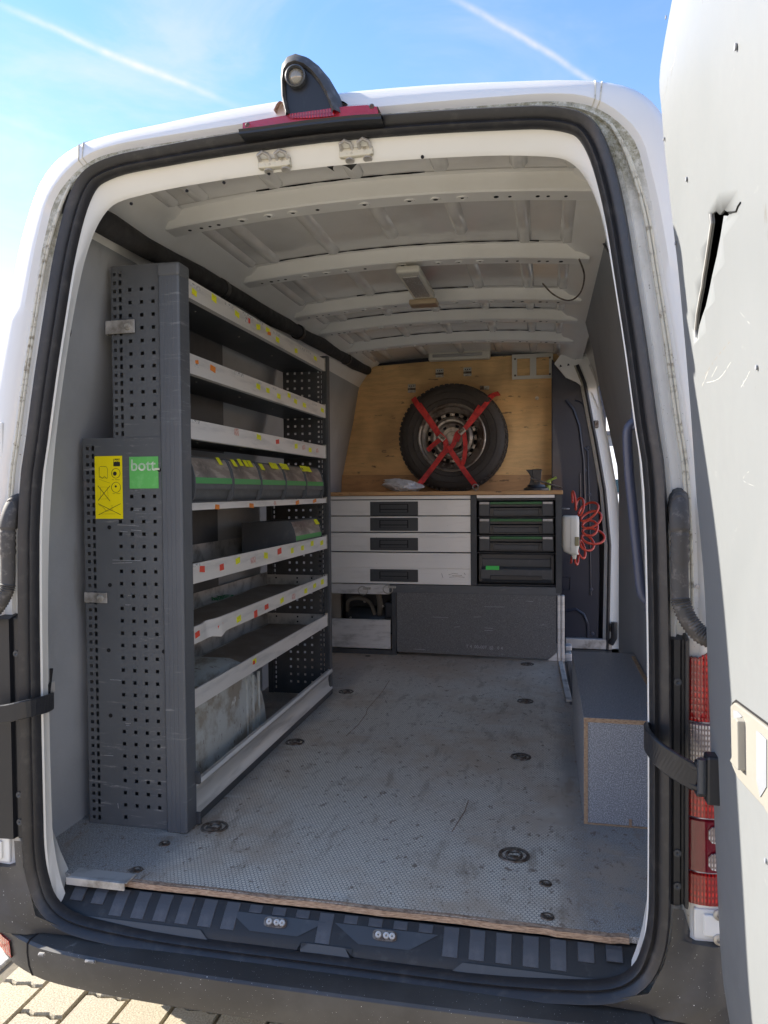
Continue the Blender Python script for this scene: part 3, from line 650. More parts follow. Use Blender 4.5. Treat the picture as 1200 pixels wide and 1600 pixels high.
# raised beads pressed into the skin between the ribs
spans = [(1.82, 2.165), (2.29, 2.80), (2.92, 3.42), (3.54, 3.82), (3.94, 4.36), (4.48, 4.98)]
for k, (ya, yb) in enumerate(spans):
    for X in (-.61, -.51, -.27, -.02, .23, .45, .60):
        w_ = .026; e = MB(); short = abs(X) < .25 and k == 1
        y_a, y_b = (ya+.10, yb-.10) if short else (ya, yb)
        zz = ZS(X)
        prof = [(-w_, 0), (-w_*.55, -.018), (w_*.55, -.018), (w_, 0)]
        e.loft([[Vector((XC+X+px*.6, y_a, zz+.001)) for px, pz in prof], [Vector((XC+X+px, y_a+.03, zz+pz+.001)) for px, pz in prof], [Vector((XC+X+px, y_b-.03, zz+pz+.001)) for px, pz in prof], [Vector((XC+X+px*.6, y_b, zz+.001)) for px, pz in prof]], closed=False)
        e.build('pressed_bead', M_SKIN, skin, smooth=True, ang=60, recalc=False)
# cant rails: beige side members between lining and skin
for s in (-1, 1):
    cr = MB(); cr.loft([[Vector((XC+s*x, y, z)) for x, z in ((.60, 1.897), (.628, 1.872), (.65, 1.866), (.70, 1.80 if s < 0 else 1.84), (.755, 1.72 if s < 0 else 1.84))] for y in (1.76, 2.6, 3.6, 4.6, YB)], closed=False)
    cr.build('cant_rail', M_PRIMER, van, smooth=True, recalc=False)
# long black foam-wrapped duct along the left roof corner
dp = []
for i in range(19):
    y = 1.72+i*(5.02-1.72)/18; dp.append(Vector((XC-.675-.012*math.sin(i*.9)*.3, y, lin(1.748, 1.835, i/18)+.003*math.sin(i*2.2))))
mb = MB(); mb.tube(dp, [.033+.003*math.sin(i*1.7) for i in range(19)], 12)
M_FOAM = mat('dark_foam_wrap', (.028,.027,.028), .85, var=[(7,(.06,.055,.052),.5,.75)], bump=(25,.6,.008))
duct = mb.build('foam_wrapped_duct', M_FOAM, van, smooth=True, ang=60)
for i in (5, 10, 15): MB().tube([dp[i]+Vector((0,-.015,0)), dp[i]+Vector((0,.015,0))], .038, 12).build('tape_band', M_RUBBER, duct, smooth=True)
# lining clips (loose bright edge tabs)
for (u, v) in ((222,372),(350,458),(412,500),(448,527)):
    p = at(u, v, 'x', XC-.72); MB().box(p.x-.004, p.x, p.y-.03, p.y+.05, p.z-.006, p.z+.004).build('lining_tab', M_FRAME, lo)
# door strikers on the header
for (u, v, f) in ((432,258,0), (559,241,1)):
    p = at(u, v, 'y', 1.755); e = MB(); e.box(p.x-.042, p.x+.042, 1.735, 1.772, p.z-.012, p.z+.010); s_ = e.build('door_striker', M_SEALANT, van, bevel=.004, seg=2)
    for dx in (-.022, .022):
        MB().tube([(p.x+dx-.013, 1.738, p.z+.004), (p.x+dx-.012, 1.720, p.z+.012), (p.x+dx, 1.714, p.z+.016), (p.x+dx+.012, 1.720, p.z+.012), (p.x+dx+.013, 1.738, p.z+.004)], .0045, 8).build('striker_loop', M_GALV, s_, smooth=True)
        MB().disc((p.x+dx+.004, 1.75, p.z-.012), (0,-.2,-1), .011, .006, 12).build('bolt_head', M_GALV, s_)
# ================================================================== REAR SILL, BUMPER
SP = [(1.716, -.020), (1.700, -.030), (1.668, -.058), (1.655, -.074), (1.648, -.092)]
def slope(t, off=0):
    k = t*(len(SP)-1); i = min(int(k), len(SP)-2); f = k-i
    a, b = SP[i], SP[i+1]; y, z = lin(a[0], b[0], f), lin(a[1], b[1], f); d = Vector((b[0]-a[0], b[1]-a[1])).normalized()
    return y+d.y*off, z-d.x*off
M_SILL = mat('sill_plastic', (.017,.016,.015), .5, var=[(30,(.035,.034,.033),.55,.75), (160,(.5,.5,.48),.76,.78)], bump=(300,.1,.0005))
sx = [XC-.735+i*.035 for i in range(43)]
def curve_lift(x): q = abs(x-XC); return max(0, q-.60)**2*3.2
sl2 = MB(); sl2.loft([[Vector((x, slope(t)[0]+curve_lift(x)*.3, slope(t)[1]+curve_lift(x)*t)) for x in sx] for t in (0, .25, .5, .75, 1)], closed=False)
sill = sl2.build('sill_plate', M_SILL, van, smooth=True, recalc=False)
def pad(x, w, t0, t1, h=.0025, mt=M_PAD, name='tread_pad', sk=.0, ch=0):
    mb = MB(); tt = [t0, t1] if t1-t0 < .3 else [t0, (t0+t1)/2, t1]
    R1 = []
    for t in tt:
        y, z = slope(t, .0005); y2, z2 = slope(t, h); xx = x+sk*(t-t0); li = curve_lift(xx+w/2)*t
        ww = w/2-(ch*(t-t0)/(t1-t0) if ch else 0)
        R1.append([Vector((xx-ww, y, z+li)), Vector((xx-ww+.001, y2, z2+li)), Vector((xx+ww-.001, y2, z2+li)), Vector((xx+ww, y, z+li))])
    mb.loft(R1, True, (True, True)); return mb.build(name, mt, sill)
lat = [at(430, 1441, 'y', 1.68).x, at(601, 1462, 'y', 1.68).x]
for i in range(23):
    x = XC-.665+i*.0605
    d = min(abs(x-lat[0]), abs(x-lat[1])); mid_ = abs(x-(lat[0]+lat[1])/2) < .03
    if mid_: pad(x, .036, .06, .62)
    elif d < .115: pad(x, .034, .05, .27)
    else: pad(x, .036, .05, .56 if abs(x-XC) < .6 else .40)
# outer smooth lip in pieces, recess pockets of the two latches
for (xa, xb) in ((XC-.69, lat[0]-.155), ((lat[0]+lat[1])/2-.075, (lat[0]+lat[1])/2+.075), (lat[1]+.155, XC+.69)):
    n = 12; pts = [lin(xa, xb, i/n) for i in range(n+1)]; mb = MB()
    inner_in = .045 if xb-xa > .2 else .035
    def pr(i, t, off, x0=xa, x1=xb):
        x = pts[i]; y, z = slope(t, off); return Vector((x, y, z+curve_lift(x)*t))
    top = [pr(i, .66, .0045) for i in range(n+1)]
    if xa > XC-.6: top[0].x += .03
    if xb < XC+.6: top[-1].x -= .03
    mb.loft([[q+Vector((0, .001, -.003)) for q in top], top, [pr(i, .95, .0045) for i in range(n+1)], [pr(i, .97, 0) for i in range(n+1)]], closed=False)
    mb.build('sill_lip', M_BLACKG, sill, smooth=True, recalc=False, ang=30)
for x in lat:
    p = MB(); R1 = []
    for t, hw in ((.28, .125), (.46, .075), (.52, .06)):
        y, z = slope(t, .002); R1.append([Vector((x-hw, y, z)), Vector((x+hw, y, z))])
    p.loft(R1, closed=False); po = p.build('latch_pocket', M_BLACKG, sill, recalc=False)
    y, z = slope(.37, .004); mb = MB(); nrm = Vector((0, -.75, .66)); tg = Vector((0, -.66, -.75))
    base = Vector((x, y, z)); oc = []
    for k in range(20):
        a = 2*math.pi*k/20; oc.append(base+Vector((1, 0, 0))*(.029*math.copysign(abs(math.cos(a))**.45, math.cos(a)))+tg*(.0115*math.copysign(abs(math.sin(a))**.6, math.sin(a))))
    mb.loft([oc, [q+nrm*.002 for q in oc]], True, (True, True)); pl = mb.build('latch_plate', M_GALVD, po)
    for dx in (-.015, .004, .018): MB().lathe(base+Vector((dx, 0, 0))+nrm*.002, nrm, [(.0075, 0), (.007, .004), (.003, .005), (.001, .002)], 12).build('latch_bolt', M_GALV, pl, smooth=True)
# bumper centre: swept section
path = [(0, 1.555), (.3, 1.557), (.55, 1.565), (.70, 1.582), (.80, 1.61), (.88, 1.655), (.945, 1.725), (.985, 1.83), (1.0, 1.98), (1.005, 2.15)]
def bump_ring(X, y, nx, ny):
    k = max(0, (abs(X)-.70)/.3)
    top = -.098+.0*k
    sec = [(-.085, -.118), (-.075, -.104-.0*k), (-.03, -.105), (-.006, -.109), (0, -.114), (.001, -.135), (-.003, -.17), (-.012, -.20), (-.03, -.212), (-.09, -.215)]
    lift = .022*k
    return [Vector((XC+X+nx*o, y+ny*o, z+lift)) for o, z in sec]
def npath(P):
    out = []
    for i in range(len(P)):
        a, b = P[max(i-1, 0)], P[min(i+1, len(P)-1)]; d = Vector((b[0]-a[0], b[1]-a[1])).normalized(); out.append((d.y, -d.x))
    return out
PP = smooth_ring([(a, b) for a, b in path], 3)[:-0 or None]
pfull = [(-x, y) for x, y in PP[::-1]][:-1]+PP
nn = npath(pfull)
bump = bpy.data.objects.new('bumper', None); C.objects.link(bump); bump.location = Vector((XC, 1.6, -.2))-WPOS[van.name]; bump.parent = van; WPOS['bumper'] = Vector((XC, 1.6, -.2))
mb = MB(); seamX = .765
def part(lo_, hi_, nm):
    idx = [i for i, (x, y) in enumerate(pfull) if lo_ <= x <= hi_]
    mb = MB(); mb.loft([bump_ring(pfull[i][0], pfull[i][1], *nn[i]) for i in idx], closed=False)
    # wave-like dents
    return mb.build(nm, M_BUMPER, bump, smooth=True, recalc=False, ang=28)
c1 = part(-seamX, seamX, 'bumper_centre')
c2 = part(-1.2, -seamX+.06, 'bumper_corner'); c3 = part(seamX-.06, 1.2, 'bumper_corner')
for s in (-1, 1):
    i = min(range(len(pfull)), key=lambda k: abs(pfull[k][0]-s*.742)); x, y = pfull[i]; rgn = bump_ring(x, y, *nn[i]); mb = MB(); mb.tube([q+Vector((0, -.0005, .0005)) for q in rgn], .0022, 5); mb.build('bumper_seam', M_VOID, bump)
# corner covers rising from the bumper to the lamps
for s in (-1, 1):
    mb = MB(); rows = []
    for z, xo, yo in ((-.10, .0, 0), (-.05, .0, .0), (0, 0, .002), (.06, 0, .004), (.125, 0, .006)):
        row = []
        for k, X in enumerate((.60, .68, .735, .765, .79, .82, .86, .90, .94, .975, .995, 1.0)):
            zz = z
            base = .766 if z > .08 else interp([(-.10, .60), (-.05, .715), (0, .747), (.06, .762)], z)
            Xk = base+.012+(1.002-base-.012)*k/11
            ky = interp([(.6, 1.636), (.80, 1.625), (.86, 1.618), (.90, 1.640), (.95, 1.70), (.985, 1.80), (1.002, 1.95)], Xk)
            if z < -.02: ky -= .022*(1 if Xk > .72 else .4)
            if Xk > .815: zz = min(zz, .056)
            if Xk > .815 and z > .1: ky += .03
            row.append(Vector((XC+s*Xk, ky, zz)))
        rows.append(row)
    mb.loft(rows, closed=False); mb.build('bumper_upright', M_BUMPER, bump, smooth=True, recalc=False, ang=60)
# red reflector in the left corner (and its twin on the right)
for s in (-1, 1):
    mb = MB(); idx = [i for i, (x, y) in enumerate(pfull) if .775 < s*x < .99]; up, lw = [], []
    for i in idx:
        x, y = pfull[i]; q = bump_ring(x, y, *nn[i]); nv = Vector((nn[i][0], nn[i][1], 0)); t = (abs(x)-.775)/.2
        up.append(q[5]+nv*.005+Vector((0, 0, .004))); lw.append(q[6]+nv*.005+Vector((0, 0, -.006+.012*t)))
    mb.loft([[q-Vector((0,-.01,0)) for q in up], up, lw, [q-Vector((0,-.01,0)) for q in lw]], closed=False); mb.build('reflector', M_REFL, bump, smooth=True, recalc=False, ang=30)
# scuffs: pale grazes, proud flecks of scraped plastic
M_SCUFF = mat('scuffed_plastic', (.38,.37,.35), .7, var=[(60,(.12,.12,.12),.45,.55)])
for (u0, v0, u1, v1, r_) in ((131,1497,146,1504,.004), (58,1482,66,1488,.005)):
    a, b = at(u0, v0, 'y', 1.553), at(u1, v1, 'y', 1.553)
    k = .0
    MB().tube([Vector((a.x, 1.5595, -.1125)), Vector((b.x, 1.5595, -.1125))], r_, 6).build('scuff_mark', M_SCUFF, bump)
# ------------------------------------------------------------------ tail lamps
for s in (-1, 1):
    T = bpy.data.objects.new('tail_lamp', None); C.objects.link(T); base = Vector((XC+s*.85, 1.66, .13)); T.location = base-WPOS[van.name]; T.parent = van; WPOS[T.name] = base
    def xz(X, y, z): return Vector((XC+s*X, y, z))
    mb = MB(); z0, z1 = .128, .688
    prof = [(.770, 1.668), (.772, 1.640), (.780, 1.634), (.792, 1.634), (.796, 1.640), (.800, 1.640), (.801, 1.626), (.820+(-.014 if s > 0 else .045), 1.622), (.826+(-.016 if s > 0 else .045), 1.634)]
    mb.loft([[xz(X, y, z) for X, y in prof] for z in (z0, .3, .5, z1)], closed=False)
    mb.loft([[xz(X, y, z1) for X, y in prof], [xz(X, y+.04, z1+.012) for X, y in prof]], closed=False)
    mb.build('lamp_surround', M_BLACK, T, smooth=True, recalc=False, ang=25)
    for z in (.60, .24, .17): MB().lathe(xz(.787, 1.633, z), (0,-1,0), [(.008, 0), (.008, .002), (.004, .0025), (.001, .001)], 14).build('lamp_screw', M_BLACKG, T)
    XO = -.017 if s > 0 else .045
    lens = [(.826+XO, 1.640), (.828, 1.632), (.85, 1.630), (.88, 1.635), (.925, 1.650), (.96, 1.672), (.985, 1.71), (.995, 1.76)]
    segs = [(.135, .195, M_LDRED, 'lens_bottom'), (.197, .305, M_LDRED, 'lens_lower'), (.308, .455, M_LRED, 'lens_red'), (.458, .570, M_LCLR, 'lens_clear'), (.573, .676, M_LRED, 'lens_top')]
    segs = [(.132, .200, M_LRED, 'red_lens'), (.202, .314, M_LDRED, 'dark_red_lens'), (.316, .400, M_LRED, 'red_lens'), (.402, .515, M_LCLR, 'clear_lens'), (.517, .672, M_LRED, 'red_lens')]
    for za, zb, mt_, nm in segs:
        mb = MB(); top = zb > .66
        R0 = [xz(X, y+.006, za) for X, y in lens]; R1 = [xz(X, y, za+.003) for X, y in lens]; R2 = [xz(X, y, zb-.003) for X, y in lens]; R3 = [xz(X, y+.006, zb) for X, y in lens]
        if top:
            R2 = [xz(X, y, zb-(.022 if i < 2 else .008 if i < 3 else .003)) for i, (X, y) in enumerate(lens)]; R3 = [xz(X, y+.006, zb-(.02 if i < 2 else .006 if i < 3 else 0)) for i, (X, y) in enumerate(lens)]
        mb.loft([R0, R1, R2, R3], closed=False); mb.build(nm, mt_, T, smooth=True, recalc=False, ang=30)
    for zc in (.287, .231):
        mb = MB(); mb.loft([[xz(.846+dx, 1.6265+.02*dx-(.0035 if k else 0), zc+dz*(.97 if k else 1)) for dx, dz in [(0,.008),(.006,.016),(.02,.019),(.06,.019),(.075,.012),(.078,0),(.075,-.012),(.06,-.019),(.02,-.019),(.006,-.016),(0,-.008)]] for k in (0, 1)], True, (False, True))
        mb.build('clear_insert', M_LCLR, T, smooth=True, ang=30)
# hinge brackets: lower and upper, both sides
def hinge(s, z0, z1, x0=.80, x1=.90, y=1.634):
    mb = MB(); mb.box(*sorted((XC+s*x0, XC+s*x1)), y, y+.03, z0, z1); h = mb.build('hinge_mount', M_FRAME, van, bevel=.004, seg=2)
    mb = MB(); mb.box(*sorted((XC+s*(x0+.018), XC+s*(x1-.004))), y-.007, y, z0+.012, z1-.008); pl = mb.build('hinge_plate', M_FRAME, h, bevel=.005, seg=3)
    zc = (z0+z1)/2
    for dz in (.026, -.026): MB().lathe((XC+s*(x0+.048), y-.007, zc+dz+.002), (0,-1,0), [(.0125, 0), (.0115, .003), (.006, .0045), (.0045, .001), (.001, .001)], 16).build('hinge_bolt', M_ZINC, pl, smooth=True)
for s in (-1, 1):
    hinge(s, .060, .126, .820, .925); hinge(s, 1.095, 1.185, .825, .915, 1.647)
# rubber cable conduits on both pillars
for s in (-1, 1):
    X0 = .787
    pts = [Vector((XC+s*(X0+.006), 1.668, .985)), Vector((XC+s*(X0+.002), 1.640, .975)), Vector((XC+s*X0, 1.618, .94)), Vector((XC+s*X0, 1.612, .90)), Vector((XC+s*X0, 1.610, .80)), Vector((XC+s*(X0+.003), 1.606, .765)), Vector((XC+s*(X0+.018), 1.598, .73)), Vector((XC+s*(X0+.042), 1.590, .705)), Vector((XC+s*(X0+.075), 1.585, .700)), Vector((XC+s*(X0+.105), 1.585, .715))]
    fine_ = []; rad = []
    P2 = [pts[0]]
    for i in range(len(pts)-1):
        p0, p1, p2, p3 = pts[max(i-1,0)], pts[i], pts[i+1], pts[min(i+2, len(pts)-1)]
        for k in range(1, 13):
            t = k/12; P2.append(.5*((2*p1)+(-p0+p2)*t+(2*p0-5*p1+4*p2-p3)*t*t+(-p0+3*p1-3*p2+p3)*t**3))
    for i, p in enumerate(P2):
        f = i/(len(P2)-1); r_ = .017
        if f < .30: r_ = .020
        ribbed = (.31 < f < .38) or f > .50
        fine_.append(p); rad.append(r_+(.0028 if (i % 2 and ribbed) else 0))
    MB().tube(fine_, rad, 14).build('rubber_conduit', mat('weathered_rubber', (.065,.06,.055), .7, var=[(60,(.15,.135,.12),.5,.7)]), van, smooth=True, ang=80)
    gr = MB(); gr.loft([[Vector((XC+s*(X0+x*sc_), y, .955+z*sc_)) for x, z in [(.018*math.cos(a), .036*math.sin(a)) for a in [2*math.pi*k/20 for k in range(20)]]] for sc_, y in ((1.12, 1.650), (1.1, 1.628), (.95, 1.622))], True, (False, True))
    gr.build('conduit_grommet', MATS['weathered_rubber'], van, smooth=True)
MB().disc(at(1089,916,'y',1.645), (0,-1,0), .004, .006, 10).build('pillar_stud', M_GALV, van)
# check straps
def strap_part(pts, w, t, nm, mt=M_BLACK, parent=None, wd=Vector((0,0,1)), bevel=.002):
    return MB().strip(pts, w, t, wd).build(nm, mt, parent or van, bevel=bevel)
def crv(P, n=6):
    P = [Vector(p) for p in P]; out = []
    for i in range(len(P)-1):
        p0, p1, p2, p3 = P[max(i-1,0)], P[i], P[i+1], P[min(i+2, len(P)-1)]
        for k in range(n): t = k/n; out.append(.5*((2*p1)+(-p0+p2)*t+(2*p0-5*p1+4*p2-p3)*t*t+(-p0+3*p1-3*p2+p3)*t**3))
    return out+[P[-1]]
# right: from inside the frame, bowed, to the door
A = [at(1024,1140,'y',1.74), at(1012,1146,'y',1.66), at(1010,1152,'y',1.60), at(1016,1163,'y',1.56), at(1032,1180,'y',1.53), at(1060,1200,'y',1.51), at(1092,1218,'y',1.50)]
q = crv(A, 6); s1 = strap_part(q, .050, .010, 'check_strap', M_BLACK)
# slot frame of the strap: fork
B = [at(1060,1187,'y',1.512), at(1100,1205,'y',1.495)]; strap_part(B, .010, .012, 'strap_fork', M_BLACK, s1)
B = [at(1060,1216,'y',1.512), at(1100,1236,'y',1.495)]; strap_part(B, .010, .012, 'strap_fork', M_BLACK, s1)
p = at(1097,1212,'y',1.49); MB().tube([p+Vector((0,0,-.032)), p+Vector((0,0,.032))], .009, 12).build('strap_pin', M_BLACKG, s1, smooth=True)
c_ = at(1112,1215,'y',1.50)
mb = MB(); mb.box(c_.x-.012, c_.x+.016, c_.y-.018, c_.y+.018, c_.z-.048, c_.z+.045); mb.box(c_.x-.03, c_.x-.008, c_.y-.012, c_.y+.012, c_.z-.036, c_.z-.024); mb.box(c_.x-.03, c_.x-.008, c_.y-.012, c_.y+.012, c_.z+.020, c_.z+.032)
mb.build('strap_bracket', M_BLACK, s1, bevel=.005, seg=2)
# left: comes out of the slot in the frame and leads to the open left door
A = [at(82,1095,'y',1.72), at(72,1100,'y',1.64), at(40,1108,'y',1.58), at(0,1116,'y',1.56), at(-60,1118,'y',1.55)]
s2 = strap_part(crv(A, 5), .044, .008, 'check_strap', M_BLACK)
p = at(73,1072,'y',1.71); MB().box(p.x-.012, p.x+.012, p.y-.01, p.y+.02, p.z-.02, p.z+.012).build('strap_roller', M_GALV, s2, bevel=.003)
mb = MB(); pz = [at(u, v, 'y', 1.692) for u, v in ((79,1044),(79,1064),(76,1072),(72,1082),(70,1090),(73,1096))]
mb.prism([(p.x, p.z) for p in pz]+[(pz[-1].x+.008, pz[-1].z), (pz[0].x+.008, pz[0].z)], 1, 1.6875, 1.692); mb.build('strap_slot', M_VOID, van)
# ------------------------------------------------------------------ third brake light and reversing camera
cv = [(378,205),(430,194),(470,188),(520,180),(560,176),(592,174)]
def bl(u, v, y): return at(u, v, 'y', y)
top = [(384,192),(420,184),(460,177),(500,170),(540,164),(575,162),(590,166)]
bot = [(379,203),(420,198),(460,192),(500,187),(540,183),(575,180),(592,180)]
T3 = [bl(u, v, 1.690) for u, v in top]; B3 = [bl(u, v, 1.668) for u, v in bot]
mb = MB(); mb.loft([[p+Vector((0,.06,.004)) for p in T3], T3, [lin(a, b, .35)+Vector((0,-.012,0)) for a, b in zip(T3, B3)], B3, [p+Vector((0,.05,0)) for p in B3]], True, (True, True))
brk = mb.build('brake_light', M_BRLT, van, smooth=True, ang=35)
mb = MB(); xx0, xx1 = B3[0].x-.008, B3[-1].x+.006
mb.loft([[Vector((lin(xx0, xx1, i/6), 1.662+(.003 if k else 0)+(.06 if k == 3 else 0), interp([(p.x, p.z) for p in B3], lin(xx0, xx1, i/6))-(0, .005, .010, .012)[k])) for i in range(7)] for k in (0, 1, 2, 3)], closed=False)
mb.loft([[Vector((lin(xx0, xx1, i/6), 1.662, interp([(p.x, p.z) for p in B3], lin(xx0, xx1, i/6)))) for i in range(7)], [Vector((lin(xx0, xx1, i/6), 1.72, interp([(p.x, p.z) for p in B3], lin(xx0, xx1, i/6))+.002)) for i in range(7)]], closed=False)
mb.build('brake_light_base', M_BLACK, brk, recalc=False)
for (u, v) in ((387,196),(581,167)): MB().lathe(bl(u, v, 1.672), (0,-1,.1), [(.006, -.004), (.006, .003), (.003, .004), (.001, .002)], 12).build('brake_light_screw', M_GALVD, brk)
# brighter middle section
mm = MB(); sel = [i for i in (2, 3, 4)]; ms = [bl(u, v, 1.6655) for u, v in ((450,178),(480,174),(510,170),(522,168))]; mn = [bl(u, v, 1.6655) for u, v in ((453,185),(480,184),(510,182),(523,180))]
mm.loft([ms, mn], closed=False); mm.build('bright_lens', M_LRED, brk, recalc=False)
# camera hood
hp = [(447,176),(441,150),(440,125),(442,108),(449,98),(460,94),(474,98),(486,107),(500,123),(512,143),(521,165),(523,172)]
F0 = [at(u, v, 'y', 1.655) for u, v in hp]; cx = sum(p.x for p in F0)/len(F0)
zb = min(p.z for p in F0)
def back(P, y, fz, fx, dx=0): return [Vector((cx+(p.x-cx)*fx+dx, y, zb+(p.z-zb)*fz)) for p in P]
M_HOOD = mat('weathered_camera_housing', (.05,.047,.044), .6, var=[(14,(.22,.215,.20),.60,.72), (40,(.10,.10,.10),.5,.7)])
mb = MB(); mb.loft([back(F0, 1.664, .93, .88), back(F0, 1.652, .985, .97), back(F0, 1.656, 1.03, 1.03), back(F0, 1.672, 1.20, 1.16), back(F0, 1.70, 1.30, 1.26), back(F0, 1.78, 1.24, 1.22), back(F0, 1.86, .85, 1.05), back(F0, 1.93, .45, .8), back(F0, 1.97, .15, .4)], closed=False)
hood = mb.build('camera_hood', M_HOOD, van, smooth=True, recalc=False, ang=50)
mb = MB(); f1 = back(F0, 1.667, .93, .88); mb.add(f1, [tuple(range(len(f1)))]); mb.build('camera_face', M_BLACK, hood, recalc=False)
lc = at(463, 121, 'y', 1.662)
ld = Vector((.05, -1, -.15)).normalized()
mb = MB(); mb.lathe(lc, ld, [(.024, -.005), (.024, .012), (.021, .014), (.019, .010), (.018, .002)], 28); mb.build('lens_ring', M_BLACKG, hood, smooth=True, ang=40)
mb = MB(); mb.lathe(lc, ld, [(.0182, .004), (.014, .008), (.008, .0105), (.0001, .011)], 24); mb.build('camera_lens', mat('clouded_lens', (.22,.20,.16), .15, coat=1), hood, smooth=True)
for (u0, u1, mt_) in ((432, 450, M_SEALANT), (520, 549, M_BLACK)):
    a, b = at(u0, 172, 'y', 1.72), at(u1, 165, 'y', 1.72); mb = MB(); mb.loft([[Vector((lin(a.x, b.x, t), y, lin(a.z, b.z, t)-.01+h*math.sin(math.pi*min(1, max(0, t))))) for t in [i/8 for i in range(9)]] for y, h in ((1.70, .016), (1.74, .028), (1.86, .026), (1.95, .0))], closed=False); mb.build('hood_foot', mt_, hood, smooth=True, recalc=False)
# ------------------------------------------------------------------ open right rear door
silu = [(-80,1080),(-40,1058),(0,1042),(50,1031),(100,1028),(150,1031),(225,1036),(310,1045),(375,1052),(425,1058),(500,1065),(555,1070),(645,1077.5),(770,1086),(890,1097),(960,1101),(1129,1107),(1360,1118),(1480,1123),(1540,1127),(1590,1137),(1640,1150)]
YE = [(-.2,1.49),(.1,1.535),(.5,1.56),(1.1,1.56),(1.5,1.54),(1.75,1.51),(1.9,1.47)]
edge = []
for v, u in silu:
    y = 1.55
    for _ in range(8): pz_ = at(u, v, 'y', y); y = interp(YE, pz_.z)
    edge.append(at(u, v, 'y', y))
edge.sort(key=lambda p: p.z)
DX = [(p.z, p.x) for p in edge]; DY = [(p.z, p.y) for p in edge]
zs = [lin(edge[0].z, edge[-1].z, i/60) for i in range(61)]
# smooth the plane offset of the panel so that it is one gently curved sheet
def dx_(z):
    acc_ = 0
    for k in range(-6, 7): acc_ += interp(DX, z+k*.03)
    return acc_/13
def dEdge(z): return interp(DY, z)
def dpt(z, s_, off=0):
    # s_ distance from hinge edge towards the rear (-y)
    x = dx_(z); y0 = dEdge(z); k = interp(DX, z)/dEdge(z) 
    ye = (x+off*0)/k if False else y0*x/interp(DX, z)
    bul = .012*math.sin(min(1, s_/.75)*math.pi)
    return Vector((x-bul*0+off, ye-s_, z))
DW = .76
ss = [0, .004, .012, .03, .08, .14, .2, .28, .36, .46, .56, .66, DW]
dr = MB()
dr.loft([[dpt(z, s_, (.012 if s_ == 0 else .003 if s_ == .004 else 0)) for z in zs] for s_ in ss], closed=False)
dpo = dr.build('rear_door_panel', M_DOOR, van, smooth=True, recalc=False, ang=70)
sh = MB(); sh.loft([[dpt(z, 0, o) for z in zs] for o in (.012, .04, .062)]+[[dpt(z, s_, .072) for z in zs] for s_ in (.02, .2, .4, .6, DW)]+[[dpt(z, DW, o) for z in zs] for o in (.072, 0)], closed=False)
sh.loft([[dpt(zs[-1], s_, o) for s_ in ss] for o in (0, .07)], closed=False); sh.loft([[dpt(zs[0], s_, o) for s_ in ss] for o in (0, .07)], closed=False)
dsh = sh.build('rear_door_shell', M_WHITE, van, smooth=True, recalc=False, ang=60)
def dpix(u, v, off=0):
    """point of the door panel measured in the photo"""
    y = 1.4
    z = 1.0
    d = ray(u, v)
    x = .3
    for _ in range(12):
        t = x/d.x; p = CAM+d*t; x = dx_(p.z)+off
    return CAM+d*(x/d.x)
# torn gash: cut through the panel skin, dark hollow behind it
tear = [(1113,334),(1119,330),(1125,336),(1132,328),(1136,331),(1143,330),(1137,338),(1131,337),(1126,368),(1120,400),(1113,430),(1108,455),(1103,478),(1098,492),(1093,508),(1089.5,527),(1088.5,515),(1091,490),(1096,462),(1099,448),(1101,432),(1104,415),(1107,395),(1110,375),(1114,348)]
tp = [dpix(u, v) for u, v in tear]
cut = MB(); cut.prism([(p.y, p.z) for p in tp], 0, min(p.x for p in tp)-.05, max(p.x for p in tp)+.05)
sol = dpo.modifiers.new('solid', 'SOLIDIFY'); sol.thickness = .003; sol.offset = 1
cobj = cut.build('cutter', M_VOID)
bo_ = dpo.modifiers.new('cut', 'BOOLEAN'); bo_.object = cobj; bo_.operation = 'DIFFERENCE'; bo_.solver = 'EXACT'
dg = bpy.context.evaluated_depsgraph_get(); dg.update(); me2 = bpy.data.meshes.new_from_object(dpo.evaluated_get(dg)); dpo.modifiers.clear(); dpo.data = me2
bpy.data.objects.remove(cobj)
cavp = [(-.02, -.03), (.25, -.03)]
zt0, zt1 = min(p.z for p in tp)-.03, max(p.z for p in tp)+.03; yt0, yt1 = min(p.y for p in tp)-.03, max(p.y for p in tp)+.03
hol = MB(); hol.loft([[Vector((dx_(z)+.0035, y, z)) for y, z in ((yt0, zt0), (yt1, zt0), (yt1, zt1), (yt0, zt1))], [Vector((dx_(z)+.055, y, z)) for y, z in ((yt0, zt0), (yt1, zt0), (yt1, zt1), (yt0, zt1))]], True, (False, True)); hol.build('door_cavity', M_VOID, dpo)
# curled rims of the tear, small holes, clips, scratches
rim_ = MB(); rim_.tube([p+Vector((-.002, 0, 0)) for p in [tp[i] for i in (0,24,23,22,21,20,19,18,17,16,15)]], .0022, 5); rim_.build('torn_edge', mat('bare_panel_edge', (.38,.38,.37), .6), dpo)
cr_ = MB(); cr_.tube([dpix(u, v)+Vector((-.001,0,0)) for u, v in ((1140,333),(1145,331),(1151,330),(1154,322),(1158,316))], .001, 5); cr_.build('crack_line', M_VOID, dpo)
for (u, v, r_) in ((1151.5,73,.0045),(1074,280,.0042),(1042,27,.0035),(1184,574,.0035),(1198,1345,.004),(1039,217,.0035),(1057,380,.0035)):
    p = dpix(u, v); MB().disc((p.x-.001, p.y, p.z), (-1,0,0), r_, .002, 10).build('panel_hole', M_LININGD, dpo)
M_SCR = mat('raw_scratch', (.44,.44,.42), .7); M_SCRB = mat('brown_scrape', (.24,.19,.13), .7)
